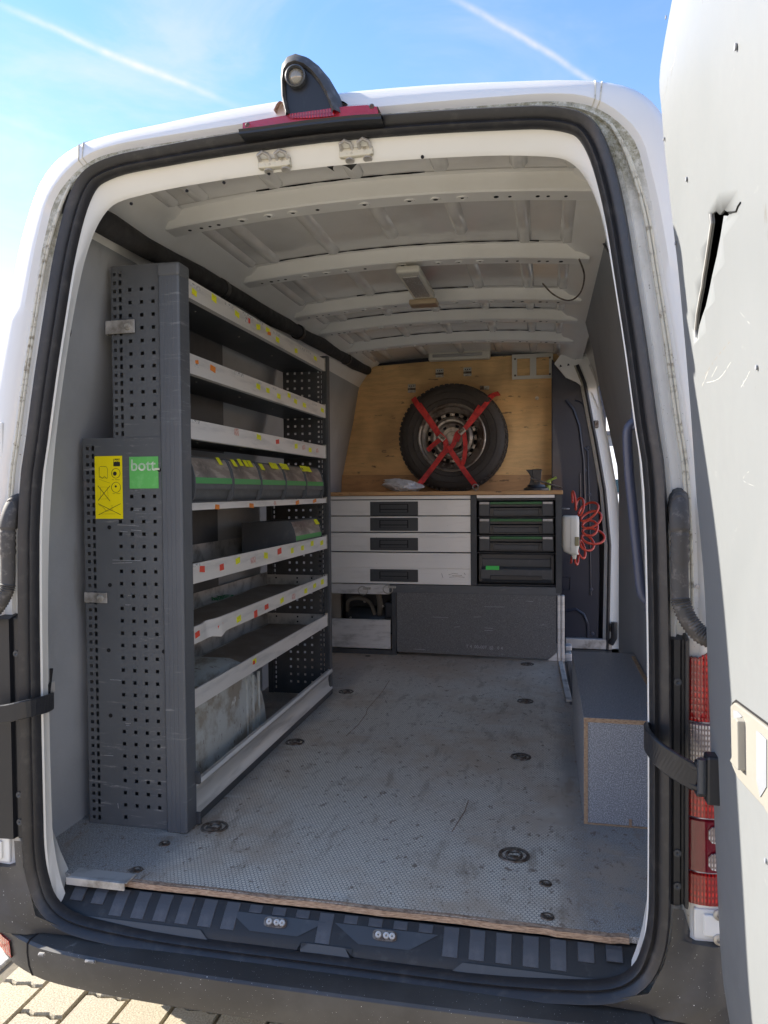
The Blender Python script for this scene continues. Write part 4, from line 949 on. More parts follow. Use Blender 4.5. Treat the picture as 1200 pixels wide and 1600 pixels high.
for pts, r_, mt_ in (([(1098,590),(1106,578),(1118,562),(1130,545),(1144,530)], .0011, M_SCRB), ([(1104,598),(1118,594),(1130,585),(1141,566)], .0014, M_SCR), ([(1098,603),(1106,580)], .0018, M_SCR), ([(1112,590),(1120,572)], .0014, M_SCR), ([(1158,606),(1166,590),(1172,580)], .0014, M_SCR), ([(1163,605),(1160,592)], .0011, M_SCR),
                     ([(1143,72+20),(1052,100),(1048,118)][1:], .0012, M_SCR), ([(1057,72),(1053,95),(1048,110)], .0012, M_SCR), ([(1155,485),(1172,508)], .001, M_SCR), ([(1044,120),(1040,140),(1036,155)], .001, M_SCR), ([(1180,760),(1160,750),(1172,735)], .001, M_SCR)):
    n_ = len(pts); MB().tube(crv([dpix(u+(.8 if i % 2 else -.6), v)+Vector((.0004,0,0)) for i, (u, v) in enumerate(pts)], 5), [r_*.62*(.35+.65*abs(math.sin(1.3*i+r_*9e3))) for i in range((n_-1)*5+1)], 5).build('scratch', mt_, dpo)
# beige inner handle plate with two recesses
pl_px = [(1147,1103),(1153,1098),(1200,1133),(1232,1160),(1240,1175),(1242,1300),(1236,1306),(1220,1296),(1200,1262),(1158,1216),(1149,1196)]
pp_ = [dpix(u, v) for u, v in pl_px]
mb = MB(); mb.loft([[p+Vector((.0,0,0)) for p in pp_], [p+Vector((-.006,0,0)) for p in pp_]], True, (False, True)); hpn = mb.build('inner_handle_plate', M_BEIGE, dpo, bevel=.002, seg=2)
pd = [(p+ (p-sum(pp_, Vector())/len(pp_))*.055) for p in pp_]; mb = MB(); mb.loft([[p+Vector((-.0006,0,0)) for p in pd], [p+Vector((-.0012,0,0)) for p in pd]], True, (False, True)); mb.build('handle_plate_gap', M_VOID, dpo)
for rc in ([(1153,1110),(1160,1112),(1167,1120),(1163,1122),(1162,1135),(1163,1180),(1156,1193),(1155,1150)], [(1190,1142),(1196,1146),(1206,1156),(1206,1230),(1196,1246),(1190,1220)]):
    P_ = [dpix(u, v)+Vector((-.0065,0,0)) for u, v in rc]; mb = MB(); mb.loft([P_, [p+Vector((-.0008,0,0)) for p in P_]], True, (False, True)); mb.build('handle_recess', M_LININGD, hpn)
P_ = [dpix(u, v)+Vector((-.006,0,0)) for u, v in ((1163,1123),(1168,1122),(1171,1128),(1172,1205),(1166,1200),(1158,1190),(1163,1180))]; mb = MB(); mb.loft([P_, [p+Vector((-.012,0,0)) for p in P_]], True, (False, True)); mb.build('release_lever', M_BEIGE, hpn, bevel=.002, seg=2)
# the left rear door, folded right back along the left flank of the van
mb = MB(); mb.loft([[Vector((XC-.995-interp([(0,.0),(1,0)],0)-o+ (interp([(-.2,0),(.65,0),(1.0,.03),(1.3,.08),(1.6,.14),(1.86,.2)], z)), y, z)) for y in (1.86, 1.9, 2.3, 2.62)] for z, o in ((-.2,.05),(.2,.05),(.65,.05),(1.0,.05),(1.3,.05),(1.6,.05),(1.86,.05))], closed=False)
mb.build('rear_door_shell', M_WHITE, van, smooth=True, recalc=False)
# ------------------------------------------------------------------ partition, side door surround
pt = MB(); pt.box(XC-.90, .40, YB+.04, YB+.06, -.02, 1.95); pto = pt.build('partition_wall', M_NAVY, van)
# visible right-hand panel with pressed shapes, stands proud of the bulkhead
vp = [at(u, v, 'y', 4.98) for u, v in ((862,560),(880,585),(905,600),(922,630),(932,690),(936,800),(937,900),(935,1006),(880,1006),(862,1006))]
mb = MB(); mb.prism([(p.x, p.z) for p in vp], 1, 4.98, YB+.04); nv = mb.build('partition_panel', M_NAVY, van, bevel=.006, seg=2)
def pxline(pts, r_, nm, y=4.978, mt=M_NAVY): MB().tube([at(u, v, 'y', y) for u, v in pts], r_, 8).build(nm, mt, nv, smooth=True)
pxline([(884,625),(896,640),(905,665),(912,720),(914,790)], .010, 'pressed_rib'); pxline([(899,625),(910,630),(922,652),(929,690)], .006, 'pressed_rib')
pxline([(906,740),(908,830)], .006, 'pressed_rib'); pxline([(913,700),(918,705),(921,800),(923,930)], .007, 'pressed_rib')
pxline([(884,955),(900,952),(912,960),(918,975),(919,1003)], .010, 'pressed_rib'); pxline([(878,902),(891,902),(890,922),(879,922)], .004, 'pressed_rib')
for (u, v) in ((921,773),(923,814),(924,921),(926,990),(918,700),(914,735),(908,590),(915,606)): MB().lathe(at(u, v, 'y', 4.978), (0,-1,0), [(.012,0),(.010,.006),(.004,.008),(.0001,.008)], 12).build('rivet', M_NAVYL, nv, smooth=True)
# white gusset above
gsm = [at(u, v, 'y', 4.96) for u, v in ((866,568),(882,545),(905,530),(918,520),(926,560),(932,600),(936,640),(925,615),(900,597),(884,590))]
mb = MB(); mb.prism([(p.x, p.z) for p in gsm], 1, 4.955, 4.975); gg = mb.build('roof_gusset', M_PRIMER, van, bevel=.003)
for (u, v) in ((888,570),(900,560),(911,552),(876,572)): MB().disc(at(u, v, 'y', 4.954), (0,-1,0), .010, .002, 3).build('gusset_hole', M_VOID, gg)
# front jamb of the side door: rubber seal + white body pillar
Bz = [-.02, .3, .65, 1.0, 1.14, 1.3, 1.44, 1.57, 1.68, 1.80]
def side_x(z): return interp([(-.02,.985),(.65,.997),(1.0,.967),(1.3,.917),(1.44,.89),(1.57,.867),(1.68,.847),(1.8,.80)], z)
def jx(z): return XC+side_x(z)-.068
mb = MB(); mb.tube([Vector((jx(z)-.008, 4.935, z)) for z in Bz], .011, 8); mb.build('side_door_seal', M_RUBBER, van, smooth=True)
mb = MB(); mb.loft([[Vector((jx(z)-.025-a, y, z)) for z in Bz] for a, y in ((.012, 4.965), (.0, 4.95), (-.02, 4.95))], closed=False); mb.build('side_door_inner_flange', M_CHAN, van, smooth=True, recalc=False)
mb = MB(); mb.loft([[Vector((jx(z)+a, y, z)) for z in Bz] for a, y in ((0, 4.952), (.015, 4.955), (.022, 4.965), (.050, 4.97), (.062, 4.965), (.070, 4.938))], closed=False)
bp_ = mb.build('front_door_pillar', M_FRAME, van, smooth=True, recalc=False)
for z in (1.42, .12): MB().box(jx(z)+.0, jx(z)+.03, 4.94, 4.96, z-.025, z+.025).build('pillar_catch', M_GALVD, bp_, bevel=.006)
p_ = [Vector((jx(.05)+.01, 4.93, .02)), Vector((jx(.05)+.03, 4.92, .06)), Vector((jx(.05)+.03, 4.92, .16))]; MB().tube(p_, .02, 8).build('door_guide_roller', M_BLACK, bp_, smooth=True)
# sliding door, pushed back along the right flank
mb = MB(); mb.loft([[Vector((XC+side_x(z)+o, y, z)) for z in Bz[:9]] for o, y in ((.035, 3.95), (.03, 3.96), (.03, 2.95), (.06, 2.95), (.075, 3.0), (.075, 3.90), (.06, 3.955), (.035, 3.95))], closed=False); mb.build('sliding_door', M_WHITE, van, smooth=True, recalc=False, ang=40)
# grab handle by the right frame
hpth = [at(993,658,'y',1.84), at(985,664,'y',1.84), at(980,680,'y',1.84), at(983,740,'y',1.84), at(989,800,'y',1.84), at(995,860,'y',1.84), at(1000,910,'y',1.84), at(1004,930,'y',1.84), at(1013,940,'y',1.84)]
M_GRAB = mat('navy_grab_handle', (.06,.07,.11), .35)
gh = MB().tube(crv(hpth, 5), .0115, 12).build('grab_handle', M_GRAB, van, smooth=True, ang=70)
for (u, v) in ((992,654),(1013,940)):
    p = at(u, v, 'y', 1.835); mb = MB(); mb.box(p.x-.008, p.x+.012, 1.83, 1.845, p.z-.026, p.z+.026); e = mb.build('handle_foot', M_GRAB, gh, bevel=.005, seg=2); MB().disc((p.x+.002, 1.83, p.z+.004), (0,-1,0), .006, .002, 10).build('screw_head', M_VOID, e)
# wiring along the right top of the lining and a loose cable
cb = [at(925,308,'x',XC+.705), at(938,370,'x',XC+.71), at(952,430,'x',XC+.715), at(959,470,'x',XC+.72)]
MB().tube(crv([Vector((XC+LX(p.z)-.004, p.y, p.z)) for p in cb], 6), .004, 6).build('lining_cable', M_BLACK, van)
lc_ = [at(848,443,'z',1.84), at(862,458,'z',1.81), at(880,468,'z',1.78), at(895,468,'z',1.765), at(908,455,'z',1.77), at(913,430,'z',1.79), at(905,405,'z',1.82)]
MB().tube(crv(lc_, 6), .0032, 6).build('loose_cable', M_GALVD, van, smooth=True)
# ceiling lamps
def ceil_lamp(x0, x1, y0, y1, z, name='ceiling_lamp'):
    mb = MB(); mb.box(x0, x1, y0, y1, z-.028, z); h = mb.build(name, M_LAMPH, van, bevel=.010, seg=3)
    mx_, my_ = (x1-x0)*.16, (y1-y0)*.12; mb = MB(); mb.box(x0+mx_, x1-mx_, y0+my_, y1-my_, z-.034, z-.026); mb.build('lamp_diffuser', M_LAMP, h, bevel=.004, seg=2)
    return h
l1 = ceil_lamp(-.557, -.462, 2.83, 3.24, 1.866)
MB().box(-.575, -.455, 3.225, 3.30, 1.815, 1.838).build('lamp_end_cover', mat('warm_metal', (.55,.42,.28), .35, .6), l1, bevel=.003)
mb = MB(); a, b = at(670, 566, 'y', 5.03), at(766, 546, 'y', 5.03)
mb.box(a.x, b.x, 5.00, 5.06, a.z+.004, b.z-.004); l2 = mb.build('ceiling_lamp', M_LAMPH, van, bevel=.012, seg=3)
MB().box(a.x+.03, b.x-.05, 4.994, 5.004, a.z+.025, b.z-.022).build('lamp_diffuser', M_LAMP, l2, bevel=.003)
# wheel arch under the rack
wa = MB(); ap = arc((2.48, .0), .40, 12, 168, 18)
rg = []
for i, (y, z) in enumerate(ap):
    rg.append([Vector((XC-.89, y, z)), Vector((XC-.64, y, z*1.0)), Vector((XC-.60, lin(2.48, y, .975), z*.965)), Vector((XC-.585, lin(2.48, y, .88), z*.86)), Vector((XC-.58, lin(2.48, y, .5), z*.45)), Vector((XC-.58, lin(2.48, y, .4), -.002))])
wa.loft(rg, closed=False); wao = wa.build('wheel_arch', M_DIRTW, van, smooth=True, recalc=False, ang=50)
for yy in (2.62, 2.68, 2.74): MB().tube([Vector((XC-.582, yy, z)) for z in (.02, .12, .22, .30)], .006, 6).build('arch_bead', M_DIRTW, wao, smooth=True)
# ================================================================== SHELF RACK
rack = empty('shelf_rack', (-1.2, 2.8, 0), 'tall grey perforated steel shelf rack along the left wall, seven aluminium-fronted shelves', 'shelf rack')
X1 = -1.045; Y0, Y1 = 2.005, 3.535
def holed(x0, x1, z0, z1, cols, y, M_, name, parent, axis='y', thick=.0015):
    """perforated sheet in plane y; cols = [(xa, xb, pitch, zstart, zend, hole_h, skip)]"""
    mb = MB(); edges = [x0]; 
    def q(a, b, c, d): 
        if b-a > 1e-5 and d-c > 1e-5: mb.add([(a, y, c), (b, y, c), (b, y, d), (a, y, d)], [(0,1,2,3)])
    cols = sorted(cols); cur = x0
    for (xa, xb, pitch, zs_, ze_, hh, skip) in cols:
        q(cur, xa, z0, z1); zc = z0; n = int(round((ze_-zs_)/pitch))
        for i in range(n+1):
            c = zs_+i*pitch
            if skip and skip(c): continue
            q(xa, xb, zc, c-hh/2); zc = c+hh/2
        q(xa, xb, zc, z1); cur = xb
    q(cur, x1, z0, z1)
    o = mb.build(name, M_, parent, recalc=False); return o
def px2x(u, v): return at(u, v, 'y', Y0).x
def colx(uc, w_, v): x = px2x(uc, v); return (x-w_/2, x+w_/2)
hw = .0105
cu = [px2x(u, 1100) for u in (193.5, 211.5, 229.5, 247)]
lowc = []
for i, x in enumerate(cu):
    zt = at(200, 776 if i else 815, 'y', Y0).z
    sk_ = (lambda c: False)
    lowc.append((x-hw/2, x+hw/2, .0371, zt-.0371*(25 if i else 24), zt, hw, None))
xr, xs_ = px2x(144, 1100), px2x(152.5, 1100)
lowc += [(xr-.005, xr+.005, .0243, .02, 1.145, .010, None), (xs_-.0045, xs_+.0045, .0243, .02, 1.145, .0145, None)]
lowp = holed(-1.356, -1.088, .001, 1.166, lowc, Y0, M_RACK, 'lower_end_panel', rack)
cu2 = [px2x(u, 560) for u in (203.5, 221.5, 239.5)]
zt, zb_ = at(220, 451, 'y', Y0).z, at(220, 652, 'y', Y0).z
upc = [(x-hw/2, x+hw/2, (zt-zb_)/10, zb_, zt, hw, None) for x in cu2]
xr, xs_ = px2x(179.5, 560), px2x(188.5, 560)
upc += [(xr-.005, xr+.005, .0247, 1.18, 1.642, .010, None), (xs_-.0045, xs_+.0045, .0247, 1.18, 1.642, .0145, None)]
upp = holed(-1.252, -1.080, 1.160, 1.672, upc, Y0+.004, M_RACK, 'upper_end_panel', rack)
MB().box(-1.252, -1.080, Y0+.004, Y0+.03, 1.672, 1.674).build('panel_top_flange', M_RACK, upp)
MB().box(-1.358, -1.255, Y0, Y0+.03, 1.166, 1.168).build('panel_top_flange', M_RACK, lowp)
for (xx, za, zb2) in ((-1.357, .001, 1.166), (-1.253, 1.166, 1.672)): MB().box(xx, xx+.0015, Y0, Y0+.03, za, zb2).build('panel_flange', M_RACK, lowp if xx < -1.3 else upp)
# dark sheets added so holes look into darkness
MB().box(-1.345, -1.095, Y0+.028, Y0+.030, .005, 1.15).build('dark_hole_backing', M_RACKD, lowp); MB().box(-1.245, -1.085, Y0+.030, Y0+.032, 1.16, 1.66).build('dark_hole_backing', M_RACKD, upp)
# far end panel
fc = []
for i in range(4): x = -1.238+i*.0371+.0; fc.append((x-hw/2, x+hw/2, .0371, .06, 1.58, hw, None))
fc += [(-1.345, -1.335, .0243, .03, 1.12, .009, None), (-1.322, -1.313, .0243, .03, 1.12, .0145, None), (-1.085, -1.076, .0243, .03, 1.6, .009, None), (-1.066, -1.058, .0243, .03, 1.6, .0145, None)]
farp = holed(-1.356, -1.045, .001, 1.0, [c if c[4] < 1.2 else (c[0], c[1], c[2], c[3], .97, c[5], c[6]) for c in fc], Y1-.02, M_RACKD, 'far_end_panel', rack)
fc2 = [(c[0], c[1], c[2], 1.03, 1.60, c[5], None) for c in fc if c[0] > -1.27]
holed(-1.262, -1.045, 1.0, 1.665, fc2, Y1-.02, M_RACKD, 'far_end_panel', rack)
# front posts (extruded, grooved)
def post(y0, y1, x0, x1, z1, nm='corner_post', mt=M_POST):
    pr = [(x0, y0+.004), (x0+.004, y0)]
    nG = 3
    for g_ in range(nG):
        gx = lin(x0+.012, x1-.014, (g_+.5)/nG); pr += [(gx-.002, y0), (gx-.0012, y0+.001), (gx+.0012, y0+.001), (gx+.002, y0)]
    pr += [(x1-.006, y0), (x1-.001, y0+.004), (x1, y0+.012), (x1, y1), (x0, y1)]
    return MB().prism(pr, 2, .003, z1).build(nm, mt, rack, smooth=False)
p1_ = post(1.990, 2.052, -1.093, -1.027, 1.655)
mb = MB(); mb.box(-1.095, -1.024, 1.987, 2.054, 1.628, 1.668); mb.build('post_cap', M_RACK, p1_, bevel=.008, seg=3)
p2_ = post(3.508, 3.545, -1.062, -1.032, 1.665, mt=M_RACKD)
MB().box(-1.356, -1.328, Y1-.024, Y1+.01, 0, 1.0).build('rear_post', M_RACKD, rack)
# shelves
rails = [(1.590, 1.648, -1.255, 1), (1.363, 1.424, -1.255, 1), (1.166, 1.226, -1.255, 1), (.949, .972, -1.345, 2), (.725, .787, -1.350, 3), (.541, .594, -1.355, 3), (.345, .402, -1.355, 3)]
RAILOBJ = []
for k, (za, zb2, xb, kind_) in enumerate(rails):
    S = bpy.data.objects.new('shelf', None); C.objects.link(S); S.location = Vector((-1.2, 2.8, za))-WPOS[rack.name]; S.parent = rack; WPOS[S.name] = Vector((-1.2, 2.8, za))
    mb = MB(); pf = [(X1+.001, za), (X1+.001, zb2-.001), (X1-.001, zb2), (X1-.006, zb2-.001), (X1-.006, zb2-.004), (X1-.003, zb2-.004), (X1-.003, za+.002), (X1-.02, za+.002), (X1-.02, za)]
    if k == 5:   # dented rail
        N_ = 60; rgs = []
        for i in range(N_+1):
            y = lin(Y0+.046, Y1-.03, i/N_); d_ = math.exp(-((y-2.20)/.035)**2); d2_ = math.exp(-((y-2.27)/.03)**2)
            rgs.append([Vector((x-.010*d_*(.4+ (z-za)/(zb2-za))+.006*d2_*(1-(z-za)/(zb2-za)), y, z-(.012*d2_ if z < za+.01 else 0))) for x, z in pf])
        mb.loft(rgs, True, (True, True))
    else: mb.prism([(x, z) for x, z in pf], 1, Y0+.046, Y1-.03)
    r_ = mb.build('shelf_rail', M_RAIL, S, smooth=(k == 5)); RAILOBJ.append(r_)
    MB().box(X1-.012, X1+.004, Y1-.032, Y1-.022, za+.0, zb2+.006).build('rail_end_clip', M_ZINC, S, bevel=.001)
    tm = M_RACKD if k < 3 else M_GALV
    MB().box(xb, X1-.021, Y0+.03, Y1-.03, za+.001, za+.005).build('shelf_floor', tm, S)
    if k >= 3:
        MB().box(xb, xb+.002, Y0+.03, Y1-.03, za+.005, zb2+.012 if k > 3 else zb2).build('tray_back', M_GALV if k > 3 else M_RACKD, S)
        MB().box(xb, X1-.02, Y1-.034, Y1-.032, za+.005, zb2).build('tray_end', M_GALV, S)
        for yy, zz in ((X1-.075, zb2-.015), (X1-.15, zb2-.015), (X1-.15, za+.018), (X1-.26, zb2-.015)):
            MB().disc((yy, Y1-.035, zz), (0,-1,0), .0045, .001, 10).build('tray_hole', M_VOID, S)
    if k >= 4:
        mt = MB(); n = 30; rw = random.Random(k)
        ridge = []
        for j, x in enumerate((X1-.024, X1-.08, X1-.16, X1-.24, xb+.02)):
            ridge.append([Vector((x, lin(Y0+.05, Y1-.06, i/n), za+.007+(.006*max(0, math.sin(i*.35+k))**3 if j >= 3 else 0))) for i in range(n+1)])
        mt.loft(ridge, closed=False); mt.build('shelf_mat', M_MAT, S, smooth=True, recalc=False)
    for i in range(3): MB().lathe((X1-.06-.02*i, 2.25+.4*i, za), (0,0,-1), [(.004,0),(.003,.002),(.0001,.002)], 8).build('shelf_screw', M_ZINC, S)
# wall-side back plates
MB().box(-1.362, -1.359, Y0+.03, 2.95, .78, .945).build('back_plate', M_RACKD, rack)
MB().box(-1.362, -1.359, Y0+.03, 2.95, .60, .72).build('back_plate', M_RACKD, rack)
MB().box(-1.34, -1.33, Y0+.04, Y0+.06, .73, .945).build('wood_packer', M_PLYEDGE, rack)
MB().box(-1.262, -1.259, Y0+.03, 2.80, 1.16, 1.62).build('back_plate', M_RACKD, rack)
# kick rail at the foot: rolled aluminium profile
pf = [(X1-.005, .118), (X1+.004, .131), (X1+.013, .128), (X1+.018, .117), (X1+.013, .106), (X1+.004, .098), (X1+.002, .080), (X1+.006, .050), (X1+.016, .036), (X1+.017, .030), (X1-.003, .030), (X1-.006, .1)]
MB().prism(pf, 1, Y0+.045, Y1+.0).build('kick_rail', mat('scratched_kick_alu', (.55,.54,.51), .4, .35, var=[(9,(.36,.35,.33),.46,.7,(1,.3,3)), (30,(.16,.14,.12),.66,.74,(1,.4,1))]), rack, smooth=True, ang=35)
MB().box(X1-.01, X1+.012, Y0+.045, Y1, .001, .030).build('base_runner', M_BLACKG, rack)
for zc in (.135, .012):
    MB().box(-1.03, -1.012, 2.046, 2.056, zc-.008, zc+.03).build('rail_end_cap', M_BLACKG, rack, bevel=.003)
# wall brackets
for (u0, v0, u1, v1, zc) in ((160,500,210,521,0), (127,924,167,944,0)):
    a, b = at(u0, v0, 'y', 1.998), at(u1, v1, 'y', 1.998); mb = MB(); xL = a.x+.012
    mb.loft([[Vector((x, y, z)) for x, y in ((a.x, 2.055), (a.x, 2.012), (a.x+.008, 2.001), (b.x-.006, 1.998), (b.x, 1.998), (b.x, 2.001), (a.x+.012, 2.005), (a.x+.004, 2.016), (a.x+.004, 2.055))] for z in (min(a.z, b.z)+.003, max(a.z, b.z)-.003)], True, (True, True))
    br = mb.build('wall_bracket', M_GALV, rack, bevel=.0008); MB().lathe((b.x-.022, 1.998, (a.z+b.z)/2-.001), (0,-1,0), [(.011, 0), (.009, .004), (.004, .005), (.0001, .004)], 14).build('bracket_screw', M_ZINC, br, smooth=True)
# screws in the end panel
for (u, v) in ((171,824),(172,914),(258,921),(170,1016),(256,1018),(173,1118),(249,734)): MB().disc(at(u, v, 'y', Y0-.001), (0,-1,0), .006, .0015, 12).build('panel_screw', M_VOID, lowp)
# stickers ---------------------------------------------------------
def text(s, size, name, mt, parent, origin, xdir, zdir, thick=.0003, bold=0):
    cu_ = bpy.data.curves.new('tmp', 'FONT'); cu_.body = s; cu_.size = size; cu_.extrude = thick; cu_.offset = bold; cu_.resolution_u = 3
    to = bpy.data.objects.new('tmp', cu_); C.objects.link(to); dg = bpy.context.evaluated_depsgraph_get(); me = bpy.data.meshes.new_from_object(to.evaluated_get(dg)); bpy.data.objects.remove(to)
    xd, zd = Vector(xdir), Vector(zdir); yd_ = xd.cross(zd)
    mb = MB(); mb.add([Vector(origin)+xd*v.co.x+zd*v.co.y+yd_*v.co.z for v in me.vertices], [tuple(p.vertices) for p in me.polygons]); return mb.build(name, mt, parent, recalc=False)
def on(u, v, d=.0): return at(u, v, 'y', Y0-.0012-d)
def plate(u0, v0, u1, v1, nm, mt, parent, d=0, th=.0008):
    a, b = on(u0, v0, d), on(u1, v1, d); return MB().box(a.x, b.x, a.y-th, a.y, b.z, a.z).build(nm, mt, parent)
sy = plate(148, 713, 192.5, 810.5, 'yellow_instruction_sticker', M_STY, lowp)
plate(177, 717, 187.5, 728.5, 'black_logo_block', M_INK, sy, .0009, .0003)
o_ = on(177.6, 721.6, .0014); text('bott', .0125, 'logo_lettering', M_STY, sy, o_, (1,0,0), (0,0,1), .0001, .0004)
def ink(pts, r_=.0006): MB().tube([on(u, v, .0011) for u, v in pts], r_, 4).build('line_drawing', M_INK, sy)
def circ(u, v, r_): ink([(u+r_*math.cos(a)*.98, v+r_*math.sin(a)*1.12) for a in [2*math.pi*k/18 for k in range(19)]], .0007)
circ(181, 739.5, 6.8); circ(181.3, 761.5, 7.2)
MB().disc(on(179.5, 740, .0009), (0,-1,0), .0062, .0004, 14).build('drawing_dot', M_INK, sy); MB().disc(on(181, 760, .0009), (0,-1,0), .0035, .0004, 10).build('drawing_dot', M_INK, sy)
ink([(155,730),(155,746),(168,747),(168,733),(166,729),(156,729)]); ink([(156,744),(160,748),(163,744),(167,748)]); ink([(155,749),(172,755)], .0003)
ink([(153,759),(172,783)], .0008); ink([(172,759),(153.5,782)], .0008); ink([(157,761),(168,761),(169,779),(157,780),(157,761)], .0003)
ink([(153.5,787),(189,804.5)], .0008); ink([(188.5,787),(154,804.5)], .0008); ink([(155,789),(162,793),(166,799),(175,797),(175,789)], .0004); ink([(155,803),(180,803)], .0003)
ink([(175,749.6),(178,749.6)], .0006); ink([(180,749.6),(187,749.6)], .0006); ink([(176,771.3),(180,771.3)], .0006); ink([(182,771.3),(188,771.3)], .0006)
sg = plate(202, 714, 248, 763, 'green_sticker', M_STG, lowp)
o_ = on(204, 735.5, .0013); text('bott', .0475, 'worn_lettering', M_STGW, sg, o_, (1,0,0), (0,0,1), .0002, .0006)
q_ = on(241.5, 734.5, .0012); MB().box(q_.x, q_.x+.016, q_.y-.0006, q_.y, q_.z, q_.z+.006).build('lettering_rest', mat('peeled_paint', (.66,.66,.52), .6), sg)
# scratches on the end panel (own marks of wear)
M_PSCR = mat('bare_scratch', (.40,.41,.42), .5)
rs = random.Random(11)
for (u, v, du, dv) in ((187,830,12,1),(205,828,16,1.2),(183,820,34,2),(176,875,44,1),(176,880,30,-1),(172,1062,18,1),(196,1130,8,0),(197,1133,5,0),(163,1180,14,1),(184,1255,1,8),(208,797,9,.5),(196,945,8,0),(200,930,6,1)):
    p, q = on(u, v, -.0008), on(u+du, v+dv, -.0008); MB().tube([p, lin(p, q, .5)+Vector((0,0,rs.uniform(-.001,.001))), q], .0006, 4).build('scratch', M_PSCR, lowp)
# tags on the shelf rails
TC = {'y': M_YEL, 'r': M_TRED, 'o': M_TORA, 'p': M_TPNK, 'w': M_TWHT}
NM = {'y': 'yellow_tag', 'r': 'red_tag', 'o': 'orange_tag', 'p': 'faded_tag', 'w': 'white_label'}
def railtag(k, u, v, c, wpx=8, hpx=9, tilt=0, lift=0):
    p = at(u, v, 'x', X1+.0025+lift); depth = p.y; sc_y = (depth**2)/(1165*abs(p.x))*1.08; sc_z = depth*1.05/1165
    w_, h_ = wpx*sc_y*.85, hpx*sc_z*.85
    cs, sn = math.cos(R(tilt)), math.sin(R(tilt)); P = [(-w_/2,-h_/2),(w_/2,-h_/2),(w_/2*rs.uniform(.8,1),h_/2),(-w_/2,h_/2*rs.uniform(.85,1))]
    P = [(p.y+a*cs-b*sn, p.z+a*sn+b*cs) for a, b in P]; mb = MB()
    mb.add([(p.x, y, z) for y, z in P]+[(p.x-.001, y, z) for y, z in P], [(0,1,2,3),(0,4,5,1),(1,5,6,2),(2,6,7,3),(3,7,4,0)])
    mb.build(NM[c], TC[c], RAILOBJ[k], recalc=False)
W = [ # k,u,v,c,w,h
(0,303,446,'w',26,6),(0,304,457,'y',9,11),(0,303,459,'r',5,4),(0,335,466,'y',9,13),(0,359,478,'w',17,5),(0,371,491,'y',8,10),(0,388,494,'w',19,5),(0,389,501,'r',5,9),(0,386,500,'w',5,9),(0,404,511,'y',7,10),(0,407,504,'w',10,5),(0,419,516,'y',7,9),(0,421,521,'o',6,6),(0,434,531,'y',6,9),(0,433,522,'w',13,4),(0,463,548,'y',5,8),(0,473,546,'w',9,4),(0,483,551,'w',8,3),(0,493,560,'y',5,7),
(1,308,566,'o',6,8),(1,308,571,'w',8,6),(1,333,576,'o',10,11),(1,374,585,'w',18,6),(1,404,604,'y',7,10),(1,405,598,'w',8,3),(1,419,610,'y',6,9),(1,428,607,'w',10,3),(1,436,619,'y',6,9),(1,452,618,'y',5,8),(1,462,627,'y',5,8),(1,463,621,'w',6,3),(1,476,633,'y',6,8),(1,492,632,'w',9,2),(1,504,641,'y',5,7),
(2,306,659,'w',18,6),(2,370,675,'p',8,13),(2,405,683,'y',8,9),(2,434,690,'r',6,8),(2,463,697,'y',5,9),(2,475,699,'p',5,8),(2,485,703,'y',5,8),(2,496,704,'p',4,7),
(3,340,792,'o',8,9),(3,393.5,790,'o',8,8),(3,430,786,'p',4,7),(3,465,785,'o',6,7),(3,492,782.5,'o',6,6),
(4,308,883,'w',14,6),(4,316.5,889,'r',10,12),(4,347,886,'r',8,12),(4,372,876,'y',8,11),(4,396,875,'p',9,11),(4,416,868,'y',7,11),(4,437,861,'r',7,11),(4,457,860,'y',5,10),(4,473,856,'y',5,9),(4,488,849,'y',5,9),(4,503,848,'y',5,8),
(5,309,991,'r',9,11),(5,345,979,'r',10,10),(5,373.5,967,'y',8,11),(5,400,959,'r',6,13),(5,417,948,'r',7,9),(5,441,938,'y',6,9),(5,459,932,'p',6,10),(5,478,923,'y',5,9),(5,492,915,'y',5,8),(5,504,909,'y',5,9),
(6,398,1033,'y',7,9),(6,397,1035,'r',4,7)]
for i, (k, u, v, c, w_, h_) in enumerate(W): railtag(k, u, v, c, w_, h_, rs.uniform(-9, 9) if c != 'w' else 0, .0004 if (i and W[i-1][1] and abs(W[i-1][1]-u) < 4) else 0)
# twine on shelf
p = at(350, 938, 'z', .555); tw = []
for i in range(40): tw.append(Vector((p.x+.02*math.cos(i*1.3)+.015*math.sin(i*.4)-.02, p.y+i*.0035-.06+.012*math.sin(i*1.7), .560+.009*abs(math.sin(i*.9)))))
tag(MB().tube(crv(tw, 3), .0013, 5).build('green_twine', M_TWINE), 'small tangle of green twine on the second shelf from the bottom of the rack', 'twine')
M_BING = mat('bin_grey_plastic', (.085,.092,.10), .45, var=[(20,(.12,.125,.13),.5,.75)])
